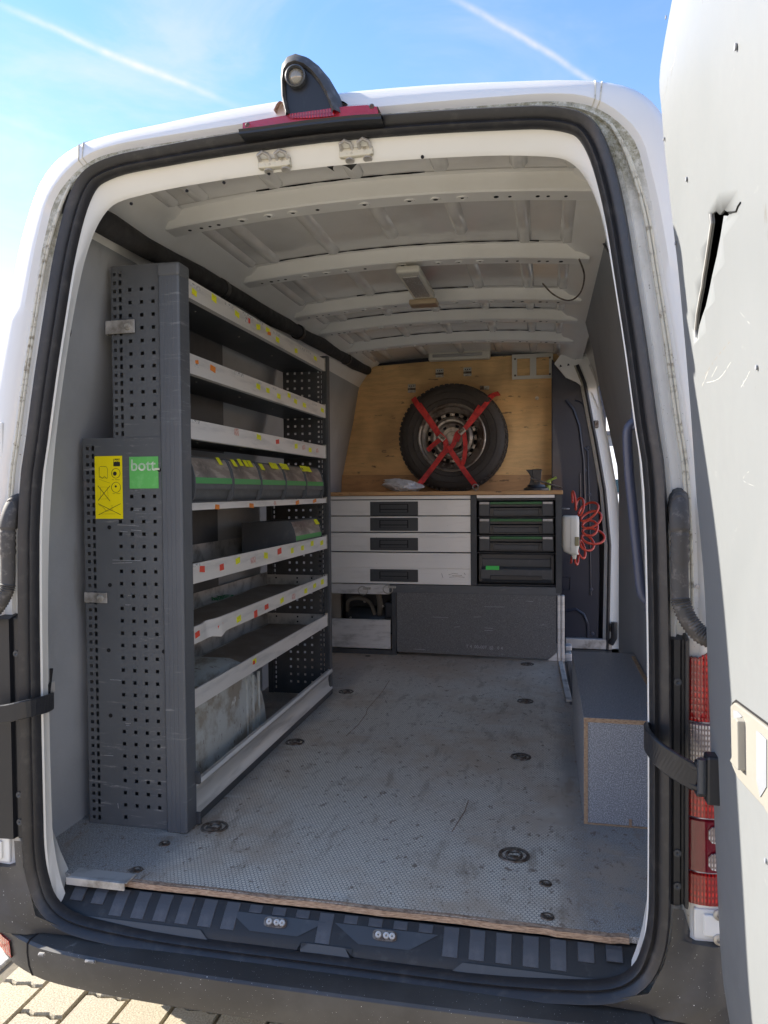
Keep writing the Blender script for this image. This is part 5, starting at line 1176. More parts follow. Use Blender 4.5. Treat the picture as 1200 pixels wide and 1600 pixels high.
# open-front storage bins ------------------------------------------
def make_bin(y0, y1, zb_, top, xf, xback, label, group, tags, big=True):
    E = empty('storage_bin', ((xf+xback)/2, (y0+y1)/2, zb_), label, 'storage bin', group)
    h = top-zb_
    prof = [(xf-.012, 0), (xf-.002, h*.10), (xf+.003, h*.30), (xf+.002, h*.52), (xf-.006, h*.74), (xf-.018, h*.92), (xf-.028, h)]
    sidep = [(x, zb_+z) for x, z in prof]+[(xback, top-.01), (xback, zb_)]
    for yy in (y0, y1-.004): MB().prism(sidep, 1, yy, yy+.004).build('bin_side', M_BING, E, bevel=.001)
    mb = MB(); mb.box(xback, xf-.02, y0+.004, y1-.004, zb_, zb_+.003); mb.box(xback, xback+.003, y0+.004, y1-.004, zb_, top-.012); mb.build('bin_tub', M_BING, E)
    def cr_(f0, f1, off, nm, mt_, n=5):
        pts = []
        for i in range(n+1):
            zz = lin(f0, f1, i/n)*h; xx = interp([(z, x) for x, z in prof], zz)+off; pts.append((xx, zb_+zz))
        mb = MB(); mb.loft([[Vector((x, y, z)) for x, z in pts] for y in (y0+.006, y1-.006)], closed=False); mb.loft([[Vector((x-.002, y, z)) for x, z in pts] for y in (y0+.006, y1-.006)], closed=False); return mb.build(nm, mt_, E, smooth=True, recalc=False)
    cr_(0, .27, -.014, 'bin_lower_front', M_BING); cr_(.27, .40, -.005, 'bin_front_ledge', M_BING)
    cr_(.40, .53, -.002, 'green_grip_strip', mat('bin_green', (.05,.36,.08), .4)); cr_(.53, .95, -.004, 'flap', M_FLAP)
    cr_(.95, .99, -.005, 'bin_top_bar', M_BING)
    for (u, v) in tags:
        p = at(u, v, 'x', xf+.002); zf = (p.z-zb_); xx = interp([(z, x) for x, z in prof], zf)
        sc_y = (p.y**2)/(1165*abs(p.x)); mb = MB(); hh = .013; ww = 6.4*sc_y/2
        x1_ = interp([(z, x) for x, z in prof], zf+hh)+.0005; x0_ = interp([(z, x) for x, z in prof], zf-hh)+.0005
        mb.add([(x0_, p.y-ww, p.z-hh), (x0_, p.y+ww, p.z-hh), (x1_, p.y+ww, p.z+hh*.9), (x1_, p.y-ww, p.z+hh*.9)], [(0,1,2,3)]); mb.build('yellow_tag', M_YEL, E, recalc=False)
    return E
M_FLAP = mat('scratched_clear_flap', (.28,.235,.20), .28, coat=.3, var=[(22,(.46,.40,.34),.45,.62,(1,.5,2.2)), (6,(.10,.085,.075),.5,.7)])
M_FLAPN = MATS['scratched_clear_flap']
bu = [(303,363),(364,407.5),(408,446),(446.5,478),(478.5,505)]
btags = [[(352,720)],[(374.5,723),(384.5,722),(393,723.5),(399.5,724)],[(416,729),(433,727),(439,728)],[(449,728),(455,729)],[(480.5,732),(485,732),(489.5,733)]]
names = ['nearest green-striped tub on the rack, glossy flap with one yellow tag', 'second tub of the green-striped row, with four yellow tags along its flap', 'third tub of the green-striped row, with one yellow tag apart from a pair', 'fourth tub of the green-striped row, with two yellow tags at its left corner', 'farthest tub of the green-striped row, three yellow tags side by side']
for (a, b), tg, nm in zip(bu, btags, names):
    make_bin(at(a, 750, 'x', X1+.01).y+.001, at(b, 750, 'x', X1+.01).y-.001, .973, 1.118, X1+.012, -1.32, nm, 'green-striped tubs in a row on the rack', tg)
# single deeper bin one shelf below, turned end on
sb = make_bin(at(483, 830, 'x', X1-.01).y-.20, at(505, 830, 'x', X1).y-.002, .733, .880, X1-.008, -1.30, 'lone black tub on the shelf below the green-striped row, one yellow tag', None, [(500,815)])
# ================================================================== FRONT CABINET
cab = empty('drawer_cabinet', (-.6, 4.76, 0), 'low wide cabinet with silver drawers and wooden worktop across the front wall', 'cabinet')
YC = 4.46
def cz(v, u=620): return at(u, v, 'y', YC).z
def cx_(u, v=850): return at(u, v, 'y', YC).x
MB().box(-1.385, .105, YC-.012, 5.07, .978, 1.001).build('worktop', M_WOODR, cab, bevel=.002)
MB().box(-1.36, .098, YC+.02, 5.05, .944, .976).build('top_board', M_RACKD, cab)
MB().box(-1.36, -.432, YC-.004, YC+.012, .955, .975).build('trim_strip', M_ALUB, cab, bevel=.001)
MB().box(-.394, .058, YC-.004, YC+.012, .958, .976).build('trim_strip', M_ALUB, cab, bevel=.001)
zf = [(.950, .855), (.851, .755), (.750, .634), (.629, .437)]
hz = [(784,805.5),(809,829.5),(840,860.2),(889,909.5)]
for i, (zt_, zb2) in enumerate(zf):
    D = bpy.data.objects.new('drawer', None); C.objects.link(D); D.location = Vector((-.9, YC, zb2))-WPOS[cab.name]; D.parent = cab; WPOS[D.name] = Vector((-.9, YC, zb2))
    mb = MB()
    nX = 40; xs2 = [lin(-1.36, -.432, k/nX) for k in range(nX+1)]
    ln = []
    if i == 3: prof = [(YC+.004, zb2), (YC-.003, zb2+.002), (YC-.003, .533), (YC+.001, .535), (YC-.003, .537), (YC-.003, zt_-.002), (YC+.004, zt_)]
    elif i == 2: prof = [(YC+.004, zb2), (YC-.003, zb2+.002), (YC-.003, .7245), (YC-.0005, .726), (YC-.003, .7275), (YC-.003, zt_-.002), (YC+.004, zt_)]
    else: prof = [(YC+.004, zb2), (YC-.003, zb2+.002), (YC-.003, zt_-.002), (YC+.004, zt_)]
    mb.loft([[Vector((x, y, z)) for x in (-1.36, -.432)] for y, z in prof], closed=False); mb.build('drawer_front', M_ALUB, D, recalc=False)
    MB().box(-1.355, -.436, YC+.006, YC+.5, zb2+.004, zt_-.006).build('drawer_body', M_RACKD, D)
    for (u, v) in ([(656,792),(696,792)] if i == 0 else [(700,854)] if i == 2 else []):
        p = at(u, v, 'y', YC-.003); MB().lathe((p.x, YC-.0035, p.z), (0,-1,0), [(.012,0),(.007,-.001),(.003,-.003),(.0001,-.0035)][::-1], 14).build('dent', M_ALUB, D, smooth=True)
    a, b = at(578.5, hz[i][0], 'y', YC), at(653.5, hz[i][1], 'y', YC)
    H = MB(); H.box(a.x, b.x, YC-.008, YC-.0035, b.z, a.z); h = H.build('drawer_handle', M_BLACKG, D, bevel=.002)
    w_ = b.x-a.x; hh = a.z-b.z
    MB().box(a.x+w_*.20, b.x-w_*.20, YC-.0095, YC-.0082, b.z+hh*.22, a.z-hh*.18).build('handle_recess', M_VOID, h, bevel=.0004)
    MB().box(a.x+w_*.22, b.x-w_*.22, YC-.0105, YC-.0096, b.z+hh*.24, b.z+hh*.42).build('handle_grip', M_BLACKG, h)
    MB().box(a.x+w_*.22, b.x-w_*.22, YC-.0102, YC-.0096, b.z+hh*.48, a.z-hh*.22).build('handle_flap', M_BLACKG, h)
# worn lettering scratches on the bottom drawer
for pts in (((690,896),(692,903)), ((701,898),(708,896),(716,897)), ((702,902),(714,901),(726,902)), ((706,899.5),(722,899)), ((725,895),(727,898))): MB().tube([at(u, v, 'y', YC-.0035) for u, v in pts], .0012, 4).build('scrawl', M_GALVD, cab)
MB().box(-.430, -.396, YC-.006, YC+.5, .437, .976).build('cabinet_divider', M_RACKD, cab)
MB().box(.064, .098, YC-.006, YC+.6, .40, .976).build('cabinet_side', M_RACKD, cab)
MB().box(-1.36, .098, YC+.56, YC+.6, .03, .976).build('cabinet_back', M_RACKD, cab)
for z in (.842, .738, .634, .445): MB().box(-.396, .064, YC+.01, YC+.5, z-.004, z).build('case_runner', M_RACKD, cab)
MB().box(-.930, .090, YC-.005, YC+.02, .386, .434).build('lower_beam', M_RACK, cab, bevel=.001)
MB().box(-1.36, -.930, YC-.006, YC+.03, .372, .433).build('lower_beam', M_ALU, cab, bevel=.002)
for (u, v) in ((567,922),(606,920)):
    p = at(u, v, 'y', YC-.012); MB().tube([(p.x+.030*math.cos(a), YC-.012-.004*math.sin(a), p.z-.004+.026*math.sin(a)) for a in [2*math.pi*k/16 for k in range(16)]], .003, 6, closed=True).build('pull_ring', M_ZINC, cab, smooth=True)
    MB().box(p.x+.0, p.x+.05, YC-.014, YC-.006, p.z+.004, p.z+.018).build('ring_mount', M_ZINC, cab, bevel=.002)
MB().box(-.915, -.888, YC-.006, YC+.05, .005, .386).build('cabinet_post', M_RACKD, cab)
MB().box(-1.36, -.888, YC-.002, YC+.05, .0, .028).build('cabinet_foot', M_RACKD, cab)
mb = MB(); mb.box(-1.36, -.925, YC-.001, YC+.002, .035, .213); mb.box(-1.36, -.925, YC-.007, YC+.006, .205, .215); mb.box(-1.36, -.925, YC-.008, YC+.002, .040, .060); mb.build('compartment_flap', M_ALU, cab, bevel=.001)
mb = MB(); c0, c1_ = .060, -.885
mb.prism([(-.885, .022), (.018, .012), (.066, .052), (.066, .392), (-.885, .388)], 1, YC-.004, YC+.012); bf = mb.build('speckled_front_board', M_SPECK, cab)
MB().prism([(.014, .003), (.070, .003), (.070, .052)], 1, YC-.006, YC+.004).build('corner_bracket', M_ALU, cab)
for xa in (.072, .094): MB().box(xa, xa+.018, YC-.010, YC+.03, .002, .388).build('corner_profile', M_ALU, cab, bevel=.003)
text('T 4  00-007  @   0 4', .026, 'chalk_marking', mat('chalk', (.42,.42,.42), .9), bf, at(728, 1012, 'y', YC-.0045), (1,0,-.02), (0.02,0,1), .0002)
for (u0, v0, u1, v1) in ((757,948,788,948.5),(676,964,700,965),(740,964,752,964),(758,981,770,982),(757,985,770,985.5),(710,980,718,979),(822,939,833,940),(646,1014,664,1015),(690,968,692,968)): MB().tube([at(u0,v0,'y',YC-.0045), at(u1,v1,'y',YC-.0045)], .0013, 4).build('chalk_scratch', MATS['chalk'], bf)
# pump and pipes in the open compartment
eq = empty('compressor_unit', (-1.12, 4.75, .03), 'dark machine with a pale hose inside the open bay under the silver drawers', 'machine')
mb = MB(); mb.lathe((-1.25, 4.72, .17), (1,0,0), [(.0001,0),(.07,.0),(.085,.02),(.085,.24),(.07,.26),(.0001,.26)], 20); mb.build('pressure_tank', M_BLACKG, eq, smooth=True)
M_PIPE = mat('dusty_hose', (.16,.14,.11), .7)
MB().tube(crv([(-1.24,4.62,.24),(-1.22,4.58,.31),(-1.15,4.56,.33),(-1.09,4.6,.30),(-1.06,4.62,.22)], 6), .012, 8).build('hose', M_PIPE, eq, smooth=True)
MB().tube(crv([(-1.03,4.62,.22),(-1.02,4.6,.29),(-1.03,4.6,.35)], 6), .018, 8).build('upright_pipe', M_PIPE, eq, smooth=True)
mb = MB(); mb.box(-.99, -.94, 4.6, 4.7, .20, .30); mb.build('motor_block', M_BLACKG, eq, bevel=.01, seg=2)
for (u, v) in ((548,965),(598,947),(570,940)): MB().disc(at(u, v, 'y', 4.6), (0,-1,0), .008, .006, 8).build('fitting', M_ZINC, eq)
# carry cases --------------------------------------------------------
def case(zb_, zt_, label, big=False):
    E = empty('tool_case', (-.165, YC+.2, zb_), label, 'tool case', None if big else 'slim green-latched tool cases stacked in the cabinet')
    x0, x1_ = -.386, .056
    if not big:
        mb = MB(); mb.box(x0, x1_, YC+.012, YC+.36, zb_, zb_+(zt_-zb_)*.60); mb.build('case_base', M_BLACKG if False else M_BLACK, E, bevel=.004, seg=2)
        mb = MB(); mb.box(x0+.004, x1_-.004, YC+.016, YC+.36, zb_+(zt_-zb_)*.62, zt_); mb.build('case_lid', M_BLACK, E, bevel=.004, seg=2)
        MB().box(x0+.070, x1_-.070, YC+.004, YC+.018, zt_-.019, zt_-.003).build('green_handle_bar', M_GREENB, E, bevel=.003, seg=2)
        for sx_ in (x0+.004, x1_-.070):
            l_ = MB().box(sx_, sx_+.064, YC+.002, YC+.014, zb_+.006, zt_-.002).build('case_latch', M_BLACKG, E, bevel=.003, seg=2)
            MB().box(sx_+.004, sx_+.060, YC-.001, YC+.003, zt_-.018, zt_-.004).build('latch_plate', M_GALV, l_, bevel=.001)
        MB().box(x0+.080, x1_-.080, YC+.006, YC+.013, zb_+.010, zb_+.042).build('case_grip', M_BLACKG, E, bevel=.004, seg=2)
        for sx_ in (x0+.08, x1_-.09): MB().box(sx_, sx_+.012, YC+.0, YC+.013, zb_+.012, zb_+.048).build('grip_hinge', M_BLACK, E, bevel=.002)
    else:
        mb = MB(); mb.box(x0, x1_, YC+.014, YC+.36, zb_, zt_); b_ = mb.build('case_body', M_BLACK, E, bevel=.006, seg=2)
        mb = MB(); mb.box(x0+.02, x1_-.02, YC+.006, YC+.016, zb_+.10, zt_-.03); mb.build('case_lid', M_BLACKG, E, bevel=.004, seg=2)
        mb = MB(); mb.prism([(YC+.004, zb_+.008), (YC-.006, zb_+.03), (YC-.004, zb_+.085), (YC+.008, zb_+.10), (YC+.014, zb_+.008)], 0, x0+.012, x1_-.012); mb.build('case_lower_front', M_BLACKG, E, bevel=.003, seg=2)
        for sx_ in (x0+.002, x1_-.022): MB().box(sx_, sx_+.020, YC-.002, YC+.014, zb_+.01, zt_-.008).build('case_rib', M_BLACK, E, bevel=.003)
        MB().box(x0+.07, x1_-.07, YC-.010, YC-.004, zb_+.022, zb_+.05).build('case_grip', M_BLACK, E, bevel=.003, seg=2)
        a, b = at(759, 884, 'y', YC-.004), at(780, 890.5, 'y', YC-.004); MB().box(a.x, b.x, YC-.0062, YC-.0052, b.z, a.z).build('green_label', M_GREENL, E)
    return E
case(.846, .939, 'slim black tool case with green bar, uppermost of the stack in the cabinet')
case(.742, .838, 'slim black tool case with green bar, middle one of three in the cabinet')
case(.639, .733, 'slim black tool case with green bar, directly above the deep case')
case(.450, .628, 'deep black tool case with a bright green label, bottom of the stack in the cabinet', True)
# ================================================================== PLYWOOD BULKHEAD AND WHAT HANGS ON IT
bk = empty('plywood_bulkhead', (-.6, 5.09, 1.0), 'stained plywood board closing the front of the load bay above the worktop', 'plywood board')
def yp(u, v, y=5.08): return at(u, v, 'y', y)
P = [yp(*q) for q in ((568,574),(700,562),(790,556),(877,553),(877,600),(876,742),(535,742),(545,690),(556,627),(565,585))]
MB().prism([(p.x, p.z) for p in P], 1, 5.08, 5.095).build('board', M_PLY, bk)
P = [yp(*q, 5.066) for q in ((528,742),(876,742),(876,772),(528,772))]
MB().prism([(p.x, p.z) for p in P], 1, 5.062, 5.078).build('lower_board', M_WOODR, bk)
def hingeb(u, v, w_=12, h_=13):
    p = yp(u, v); hw_ = w_/1165*5.2/2; hh = h_/1165*5.2/2
    E = MB().box(p.x-hw_, p.x+hw_, 5.076, 5.0785, p.z-hh*.1, p.z+hh).build('toggle_plate', M_ZINC, bk)
    MB().box(p.x-hw_, p.x+hw_, 5.074, 5.0785, p.z-hh, p.z-hh*.35).build('toggle_plate_lower', M_ZINC, E, bevel=.001)
    MB().tube([(p.x-hw_, 5.072, p.z-hh*.18), (p.x+hw_, 5.072, p.z-hh*.18)], .007, 8).build('toggle_barrel', M_GALVD, E, smooth=True)
    for dx in (-.5, 0, .5): MB().disc((p.x+dx*hw_, 5.0757, p.z+hh*.55), (0,-1,0), .004, .0012, 8).build('screw_hole', M_VOID, E)
for q in ((687,583),(730.5,581),(643.5,607),(876,607)): hingeb(*q)
p = yp(757, 606); MB().box(p.x-.03, p.x-.005, 5.072, 5.079, p.z-.014, p.z+.014).build('toggle_latch', M_GALVD, bk); MB().box(p.x-.002, p.x+.032, 5.070, 5.079, p.z-.013, p.z+.012).build('toggle_latch', M_ZINC, bk, bevel=.003)
MB().disc(yp(839, 622, 5.079), (0,-1,0), .012, .003, 16).build('screw_washer', M_ZINC, bk)
# light double-window frame
fr_px = [(800,555),(864,550),(864,592),(800,593)]
a = [yp(*q, 5.066) for q in fr_px]
mb = MB(); w1 = ((808,560,828,588),(838,558,858,587))
x0, x1_, z0, z1 = a[0].x, a[1].x, a[3].z, a[1].z-.006
rc_ = [(yp(q[0], q[3]).x, yp(q[2], q[1]).x, yp(q[0], q[3]).z, yp(q[2], q[1]).z) for q in w1]
for (xa, xb, za, zb2) in ((x0, rc_[0][0], z0, z1), (rc_[0][1], rc_[1][0], z0, z1), (rc_[1][1], x1_, z0, z1)): mb.box(xa, xb, 5.060, 5.0795, za, zb2)
for r_ in rc_: mb.box(r_[0], r_[1], 5.0602, 5.0793, z0, r_[2]); mb.box(r_[0], r_[1], 5.0602, 5.0793, r_[3], z1)
wf = empty('window_frame_plate', ((x0+x1_)/2, 5.07, z0), 'pale plate with two square openings screwed to the top right of the plywood', 'frame plate')
mb.build('plate', M_LAMPH, wf)
for dx, dz in ((.02, .025), (.02, -.03), (-.02, .025), (-.02, -.03)):
    MB().disc(((x0 if dx > 0 else x1_)+dx, 5.0600, (z0 if dz > 0 else z1)+dz), (0,-1,0), .007, .002, 12).build('screw_head', M_GALVD, wf)
# spare wheel
wc = yp(705.5, 683.5, 4.86); WR = .352
sw_ = empty('spare_wheel', (wc.x, 4.97, wc.z-WR), 'spare wheel with black tyre and worn steel rim strapped upright against the plywood', 'spare wheel')
make_wheel((wc.x, 4.862, wc.z), (0, -1, 0), WR, .215, sw_, rimdia=.212)
# red lashing straps
def band(px_, w_=.038, y=None):
    pts = [yp(u, v, yy) for (u, v, yy) in px_]; return MB().strip(crv(pts, 4), w_, .004, Vector((1, 0, .0)) if False else [Vector((0,0,0))]*0 or None)
def strap_obj(px_, w_, parent, nm='webbing'):
    pts = crv([yp(u, v, yy) for (u, v, yy) in px_], 4); wd = []
    for i in range(len(pts)):
        d = (pts[min(i+1, len(pts)-1)]-pts[max(i-1, 0)]).normalized(); wd.append(d.cross(Vector((0, 1, 0))).normalized())
    return MB().strip(pts, w_, .004, wd).build(nm, M_RED, parent)
Sa = empty('lashing_strap', (wc.x-.05, 4.84, 1.01), 'red strap from upper left of the spare wheel to the right eye bolt', 'strap')
Sb = empty('lashing_strap', (wc.x+.05, 4.83, 1.01), 'red strap from upper right of the spare wheel to the left eye bolt', 'strap')
strap_obj([(646,622,4.90),(652,632,4.85),(664,648,4.84),(676,665,4.835),(686,680,4.83)], .036, Sa); strap_obj([(650,624,4.90),(657,634,4.848),(668,650,4.835),(680,668,4.83),(688,682,4.825)], .030, Sa)
strap_obj([(684,676,4.825),(690,682,4.815),(696,690,4.82),(697,700,4.825),(696,707,4.83)], .034, Sa, 'knotted_webbing'); strap_obj([(693,682,4.81),(686,688,4.81),(676,696,4.82),(668,704,4.83)], .030, Sa, 'loose_end')
strap_obj([(697,700,4.82),(703,703,4.815),(716,722,4.83),(730,742,4.835),(743,759,4.80)], .034, Sa)
strap_obj([(780,615,5.06),(770,618,4.93),(757,634,4.845),(740,655,4.84),(724,672,4.83)], .030, Sb); strap_obj([(779,614,5.06),(760,622,4.90),(746,640,4.845),(734,658,4.84),(724,672,4.83)], .026, Sb)
strap_obj([(726,674,4.82),(716,676,4.81),(712,684,4.81),(708,695,4.81),(700,703,4.815)], .030, Sb, 'knotted_webbing'); strap_obj([(724,671,4.815),(718,680,4.80),(714,690,4.81)], .022, Sb, 'knotted_webbing')
strap_obj([(724,673,4.815),(726,684,4.80),(727,700,4.80),(725,718,4.81),(722,727,4.82)], .028, Sb, 'loose_end')
strap_obj([(700,702,4.81),(693,708,4.815),(678,728,4.83),(664,746,4.83),(653,760,4.80)], .034, Sb)
for (u, v, rot, pr_) in ((690,684,.75,Sa), (722,674,-.7,Sb)):
    p = yp(u, v, 4.802); Mx = Matrix.Translation(p) @ Matrix.Rotation(rot, 4, 'Y')
    bk_ = MB().box(-.024, .024, -.008, .006, -.016, .016, Mx).build('cam_buckle', M_ZINC, pr_, bevel=.003, seg=2)
    MB().box(-.020, .020, -.014, -.008, -.004, .014, Mx).build('buckle_lever', M_GALVD, bk_, bevel=.002)
for (u, v, pr_) in ((652,763,Sb),(743,762,Sa)):
    p = yp(u, v, 4.80); MB().tube([(p.x+.018*math.cos(a), 4.80, p.z+.004+.018*math.sin(a)) for a in [2*math.pi*k/14 for k in range(14)]], .0038, 7, closed=True).build('eye_bolt', M_ZINC, pr_, smooth=True)
    MB().tube([(p.x, 4.80, p.z-.013), (p.x, 4.80, 1.0)], .005, 8).build('eye_bolt_shank', M_ZINC, pr_, smooth=True)
# vice
vp_ = at(838, 766, 'y', 4.60); vx = vp_.x; Z0 = 1.002
vi = empty('bench_vice', (vx, 4.60, Z0), 'small dark bench vice standing on the right end of the worktop', 'vice')
mb = MB(); mb.lathe((vx, 4.60, Z0), (0,0,1), [(.0001,0),(.075,0),(.075,.012),(.055,.022),(.05,.035),(.0001,.036)], 24); mb.build('vice_base', M_BLACKG, vi, smooth=True)
mb = MB(); mb.prism([(vx-.045, Z0+.03), (vx-.03, Z0+.075), (vx-.045, Z0+.105), (vx-.062, Z0+.125), (vx+.030, Z0+.125), (vx+.028, Z0+.105), (vx+.018, Z0+.06), (vx+.030, Z0+.03)], 1, 4.57, 4.66); mb.build('vice_body', M_BLACKG, vi, bevel=.005, seg=2)
mb = MB(); mb.prism([(vx-.02, Z0+.045), (vx-.025, Z0+.125), (vx+.034, Z0+.125), (vx+.028, Z0+.06)], 1, 4.50, 4.548); mb.build('moving_jaw', M_BLACK, vi, bevel=.004, seg=2)
MB().tube([(vx-.0, 4.66, Z0+.055), (vx-.0, 4.45, Z0+.055)], .010, 10).build('spindle', M_GALVD, vi, smooth=True)
MB().tube([(vx-.035, 4.455, Z0+.072), (vx+.15, 4.455, Z0+.012)], .006, 8).build('vice_handle', M_GALVD, vi, smooth=True)
kn = empty('green_valve', (vx+.085, 4.62, Z0), 'small lime green valve lever beside the vice', 'valve')
MB().tube([(vx+.07, 4.62, Z0), (vx+.075, 4.62, Z0+.055)], .013, 10).build('valve_body', M_BRASS, kn, smooth=True); MB().tube([(vx+.06, 4.60, Z0+.05), (vx+.12, 4.60, Z0+.078)], .007, 8).build('valve_lever', M_BRASS, kn, smooth=True)
# crumpled bag
rb_ = random.Random(5); mb = MB(); n1, n2 = 16, 28; bc = at(628, 762, 'y', 4.68); rg = []
for i in range(n1+1):
    ph = math.pi*i/n1; row = []
    for j in range(n2):
        th = 2*math.pi*j/n2; rx = .118*(1+.22*math.sin(3*th+i)+rb_.uniform(-.13,.13)); x = bc.x-.0+math.sin(ph)*math.cos(th)*rx; z = Z0+.030+math.cos(ph)*.040*(1+rb_.uniform(-.2,.25))+(.028*max(0, -math.cos(th))*math.sin(ph))
        row.append(Vector((x, 4.68+math.sin(ph)*math.sin(th)*.07*(1+rb_.uniform(-.15,.15)), max(Z0+.001, z))))
    rg.append(row)
mb.loft(rg, True, (True, True)); tag(mb.build('plastic_bag', M_BAG, smooth=True, ang=25), 'crumpled white plastic bag lying on the worktop left of the spare wheel', 'bag')
# scrap of cardboard below wheel
# soap / filter bottle with red coil hose
fx = at(892, 835, 'y', 4.50).x
dp_ = empty('wall_dispenser', (fx, 4.52, .60), 'cream plastic dispenser canister fixed to the right side of the cabinet', 'dispenser')
a, b = at(878, 806, 'y', 4.46), at(905.5, 862, 'y', 4.46)
mb = MB(); rgs = []
cxm, hwd = (a.x+b.x)/2, (b.x-a.x)/2
for z, k, kd in ((b.z-.045, .22, .4), (b.z-.02, .32, .5), (b.z-.018, .55, .7), (b.z, .85, .9), (b.z+.03, 1, 1), (a.z-.03, 1, 1), (a.z-.008, .95, .95), (a.z, .80, .8)):
    rgs.append([Vector((cxm+(.02 if z < b.z-.015 else 0)+hwd*k*math.copysign(abs(math.cos(t))**.5, math.cos(t)), 4.50+.045*kd*math.copysign(abs(math.sin(t))**.5, math.sin(t)), z)) for t in [2*math.pi*q/24 for q in range(24)]])
mb.loft(rgs, True, (True, True)); mb.build('canister', M_CREAM, dp_, smooth=True, ang=50)
p = at(900, 848, 'y', 4.453); MB().box(p.x-.006, cxm+hwd-.003, 4.452, 4.4575, p.z-.018, p.z+.034).build('level_window', mat('amber_window', (.30,.26,.14), .2), dp_, bevel=.002)
MB().box(cxm-.0005, cxm+.0015, 4.4535, 4.456, b.z, a.z-.01).build('canister_seam', M_GALV, dp_)
hl = []
ctr = at(905, 850, 'y', 4.55)
for i in range(420):
    t = i/419; a_ = R(100)-R(200)*t; ww = 2*math.pi*t*9.5
    rad = (.13*(.75+.25*math.sin(t*5)) if t > .25 else .06+.28*t)*(1+.22*math.sin(ww*.37+1)+.12*math.sin(ww*.81))
    base = Vector((fx+.02+.05*math.cos(a_), 4.56, lin(.93, .60, t)))
    hl.append(base+Vector((math.cos(a_)*rad*.5*(1-math.cos(ww)), .045*math.sin(ww*1.0), math.sin(a_)*rad*.35*(1-math.cos(ww))+.030*math.sin(ww))))
hz_ = MB().tube(hl, .0072, 6).build('coil_hose', M_COIL, smooth=True, ang=80); tag(hz_, 'red spiral hose bunched behind the cream dispenser', 'hose')
MB().tube([(fx-.03+.02*math.cos(a), 4.50+.02*math.sin(a), .893) for a in [2*math.pi*k/12 for k in range(12)]], .004, 6, closed=True).build('hose_hook', M_GALV, dp_)
# mechanism by the side step
mc = empty('step_bracket', (.15, 4.62, 0), 'small greasy metal bracket on the floor at the right foot of the cabinet', 'bracket')
for (u0, v0, u1, v1) in ((883,1008,893,1016),(882,1020,893,1034),(885,1036,892,1042)):
    a, b = at(u0, v0, 'y', 4.6), at(u1, v1, 'y', 4.6); MB().box(a.x, b.x, 4.58, 4.66, b.z, a.z).build('bracket_block', M_ALU, mc, bevel=.004)
MB().box(.13, .42, 4.93, 4.975, -.02, .045).build('step_riser', M_GALV, van, bevel=.004)
# ================================================================== SPECKLED BOX ON THE RIGHT
bx = empty('wheel_box', (.235, 2.75, 0), 'long blue-grey speckled plywood box along the right side of the floor', 'box')
bx0, bx1, by0, by1, bh = .113, .3615, 2.285, 3.22, .3225
MB().box(bx0, bx1, by0, by1, bh-.014, bh).build('box_top', M_SPECKT, bx)
MB().box(bx0+.0005, bx1, by0-.0018, by0-.0003, bh-.0135, bh-.0005).build('top_edge', M_PLYW, bx) if 'M_PLYW' in globals() else None
M_PLYW = mat('fresh_plywood_edge', (.42,.29,.18), .75, var=[(80,(.25,.15,.09),.45,.6,(1,1,6))])
MB().box(bx0, bx1, by0-.002, by0-.0004, bh-.0135, bh-.001).build('top_edge', M_PLYW, bx)
MB().box(bx0, bx0+.012, by0-.001, by1, .0005, bh-.014).build('box_side', M_SPECKT, bx)
MB().box(bx0+.0002, bx0+.0118, by0-.002, by0-.0012, .001, bh-.0145).build('side_edge', M_PLYW, bx)
MB().box(bx0+.012, bx1, by0, by0+.012, .006, bh-.014).build('box_front', M_SPECKB, bx)
MB().box(bx0+.003, bx1, by0-.001, by0+.012, .0005, .005).build('bottom_edge', M_PLYW, bx)
p = at(985, 1286, 'y', 2.284); MB().box(p.x-.004, p.x+.004, 2.282, 2.2845, .006, .026).build('chipped_corner', M_PLYEDGE, bx)
# a wooden batten between box and lining
MB().box(.344, .356, 2.45, 3.15, bh, bh+.004).build('rear_batten', M_PLYW, bx)
# ================================================================== WHAT STANDS OUTSIDE
# neighbouring white van seen through the side door
nv2 = empty('parked_van', (2.0, 14, ZG), 'white vehicle parked ahead, seen through the gap of the side door', 'van')
bxs = [(-1.0, 0), (-1.0, 1.9), (-.9, 2.1), (.9, 2.1), (1.0, 1.9), (1.0, 0)]
mb = MB(); cxv = 1.55
mb.loft([[Vector((cxv+x*k, y, ZG+.3+z*kz)) for x, z in bxs] for y, k, kz in ((11.6, .9, .45), (11.7, .95, .55), (12.3, .97, .62), (12.9, .98, .95), (13.1, 1, 1), (17.0, 1, 1))], True, (True, True)); mb.build('body', M_WHITE, nv2, smooth=True, ang=40)
mb = MB(); mb.add([(cxv-.80, 12.28, ZG+1.62), (cxv+.80, 12.28, ZG+1.62), (cxv+.74, 12.86, ZG+2.18), (cxv-.74, 12.86, ZG+2.18)], [(0,1,2,3)]); mb.build('windscreen', M_GLASS, nv2)
mb = MB(); mb.add([(cxv-1.005, 13.0, ZG+1.4), (cxv-1.005, 14.0, ZG+1.4), (cxv-1.005, 14.0, ZG+2.0), (cxv-1.005, 13.2, ZG+2.0)], [(0,1,2,3)]); mb.build('side_window', M_GLASS, nv2)
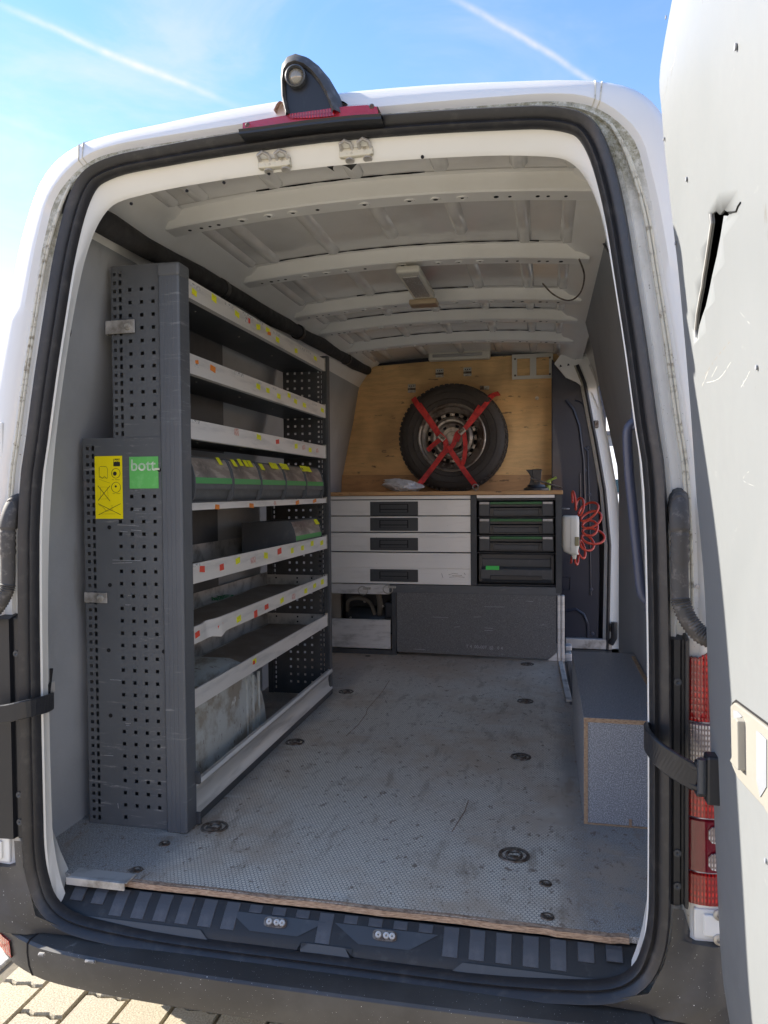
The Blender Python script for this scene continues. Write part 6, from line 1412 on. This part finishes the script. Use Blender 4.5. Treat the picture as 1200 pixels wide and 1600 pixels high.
for x in (-.9, .9):
    for y in (12.3, 16): MB().lathe((cxv+x, y, ZG+.33), (1 if x > 0 else -1, 0, 0), [(.0001,.1),(.2,.1),(.33,.08),(.33,-.1),(.0001,-.1)], 24).build('wheel', M_TYRE, nv2)
for x in (-.7, .7): MB().box(cxv+x-.12, cxv+x+.12, 11.56, 11.62, ZG+.75, ZG+.95).build('headlight', M_LCLR, nv2, bevel=.02, seg=2)
# pale gabled house
hs = empty('house', (8.6, 42, ZG), 'pale rendered gabled house far behind the right side of the van', 'house')
hx0, hx1, hy0, hy1, he, hr_ = 5.4, 14.5, 36, 46, 12.2, 17.5
mb = MB(); mb.loft([[Vector((hx0, y, ZG)), Vector((hx1, y, ZG)), Vector((hx1, y, he)), Vector(((hx0+hx1)/2, y, hr_)), Vector((hx0, y, he))] for y in (hy0, hy1)], True, (True, True)); mb.build('wall', M_HOUSE, hs)
mb = MB()
for s in (0, 1):
    xe = hx0-.4 if s == 0 else hx1+.4; mb.loft([[Vector((xe, y, he-.3)), Vector(((hx0+hx1)/2, y, hr_+.15)), Vector(((hx0+hx1)/2, y, hr_+.4)), Vector((xe, y, he-.05))] for y in (hy0-.4, hy1+.4)], True, (True, True))
mb.build('roof', M_ROOFT, hs)
for zz in (1.2, 4.2, 7.2, 10.0):
    for xx in (6.6, 9.0, 11.6):
        f = MB().box(xx, xx+1.2, hy0-.06, hy0-.003, zz, zz+1.5).build('window', M_FRAME, hs); MB().box(xx+.1, xx+1.1, hy0-.07, hy0-.0605, zz+.1, zz+1.4).build('pane', M_GLASS, f)
hs2 = empty('warehouse', (30, 70, ZG), 'long grey building far ahead beyond the side door', 'building')
MB().box(-30, 60, 78, 90, ZG, 6.5).build('wall', mat('grey_cladding', (.20,.22,.25), .7), hs2); 
mb = MB(); mb.box(-30.4, 60.4, 77.6, 90.4, 6.5, 6.9); mb.build('roof', M_ROOFT, hs2)
for i in range(20): MB().box(-28+i*4.4, -26+i*4.4, 77.93, 77.99, 2.5, 4.2).build('window', M_GLASS, hs2)
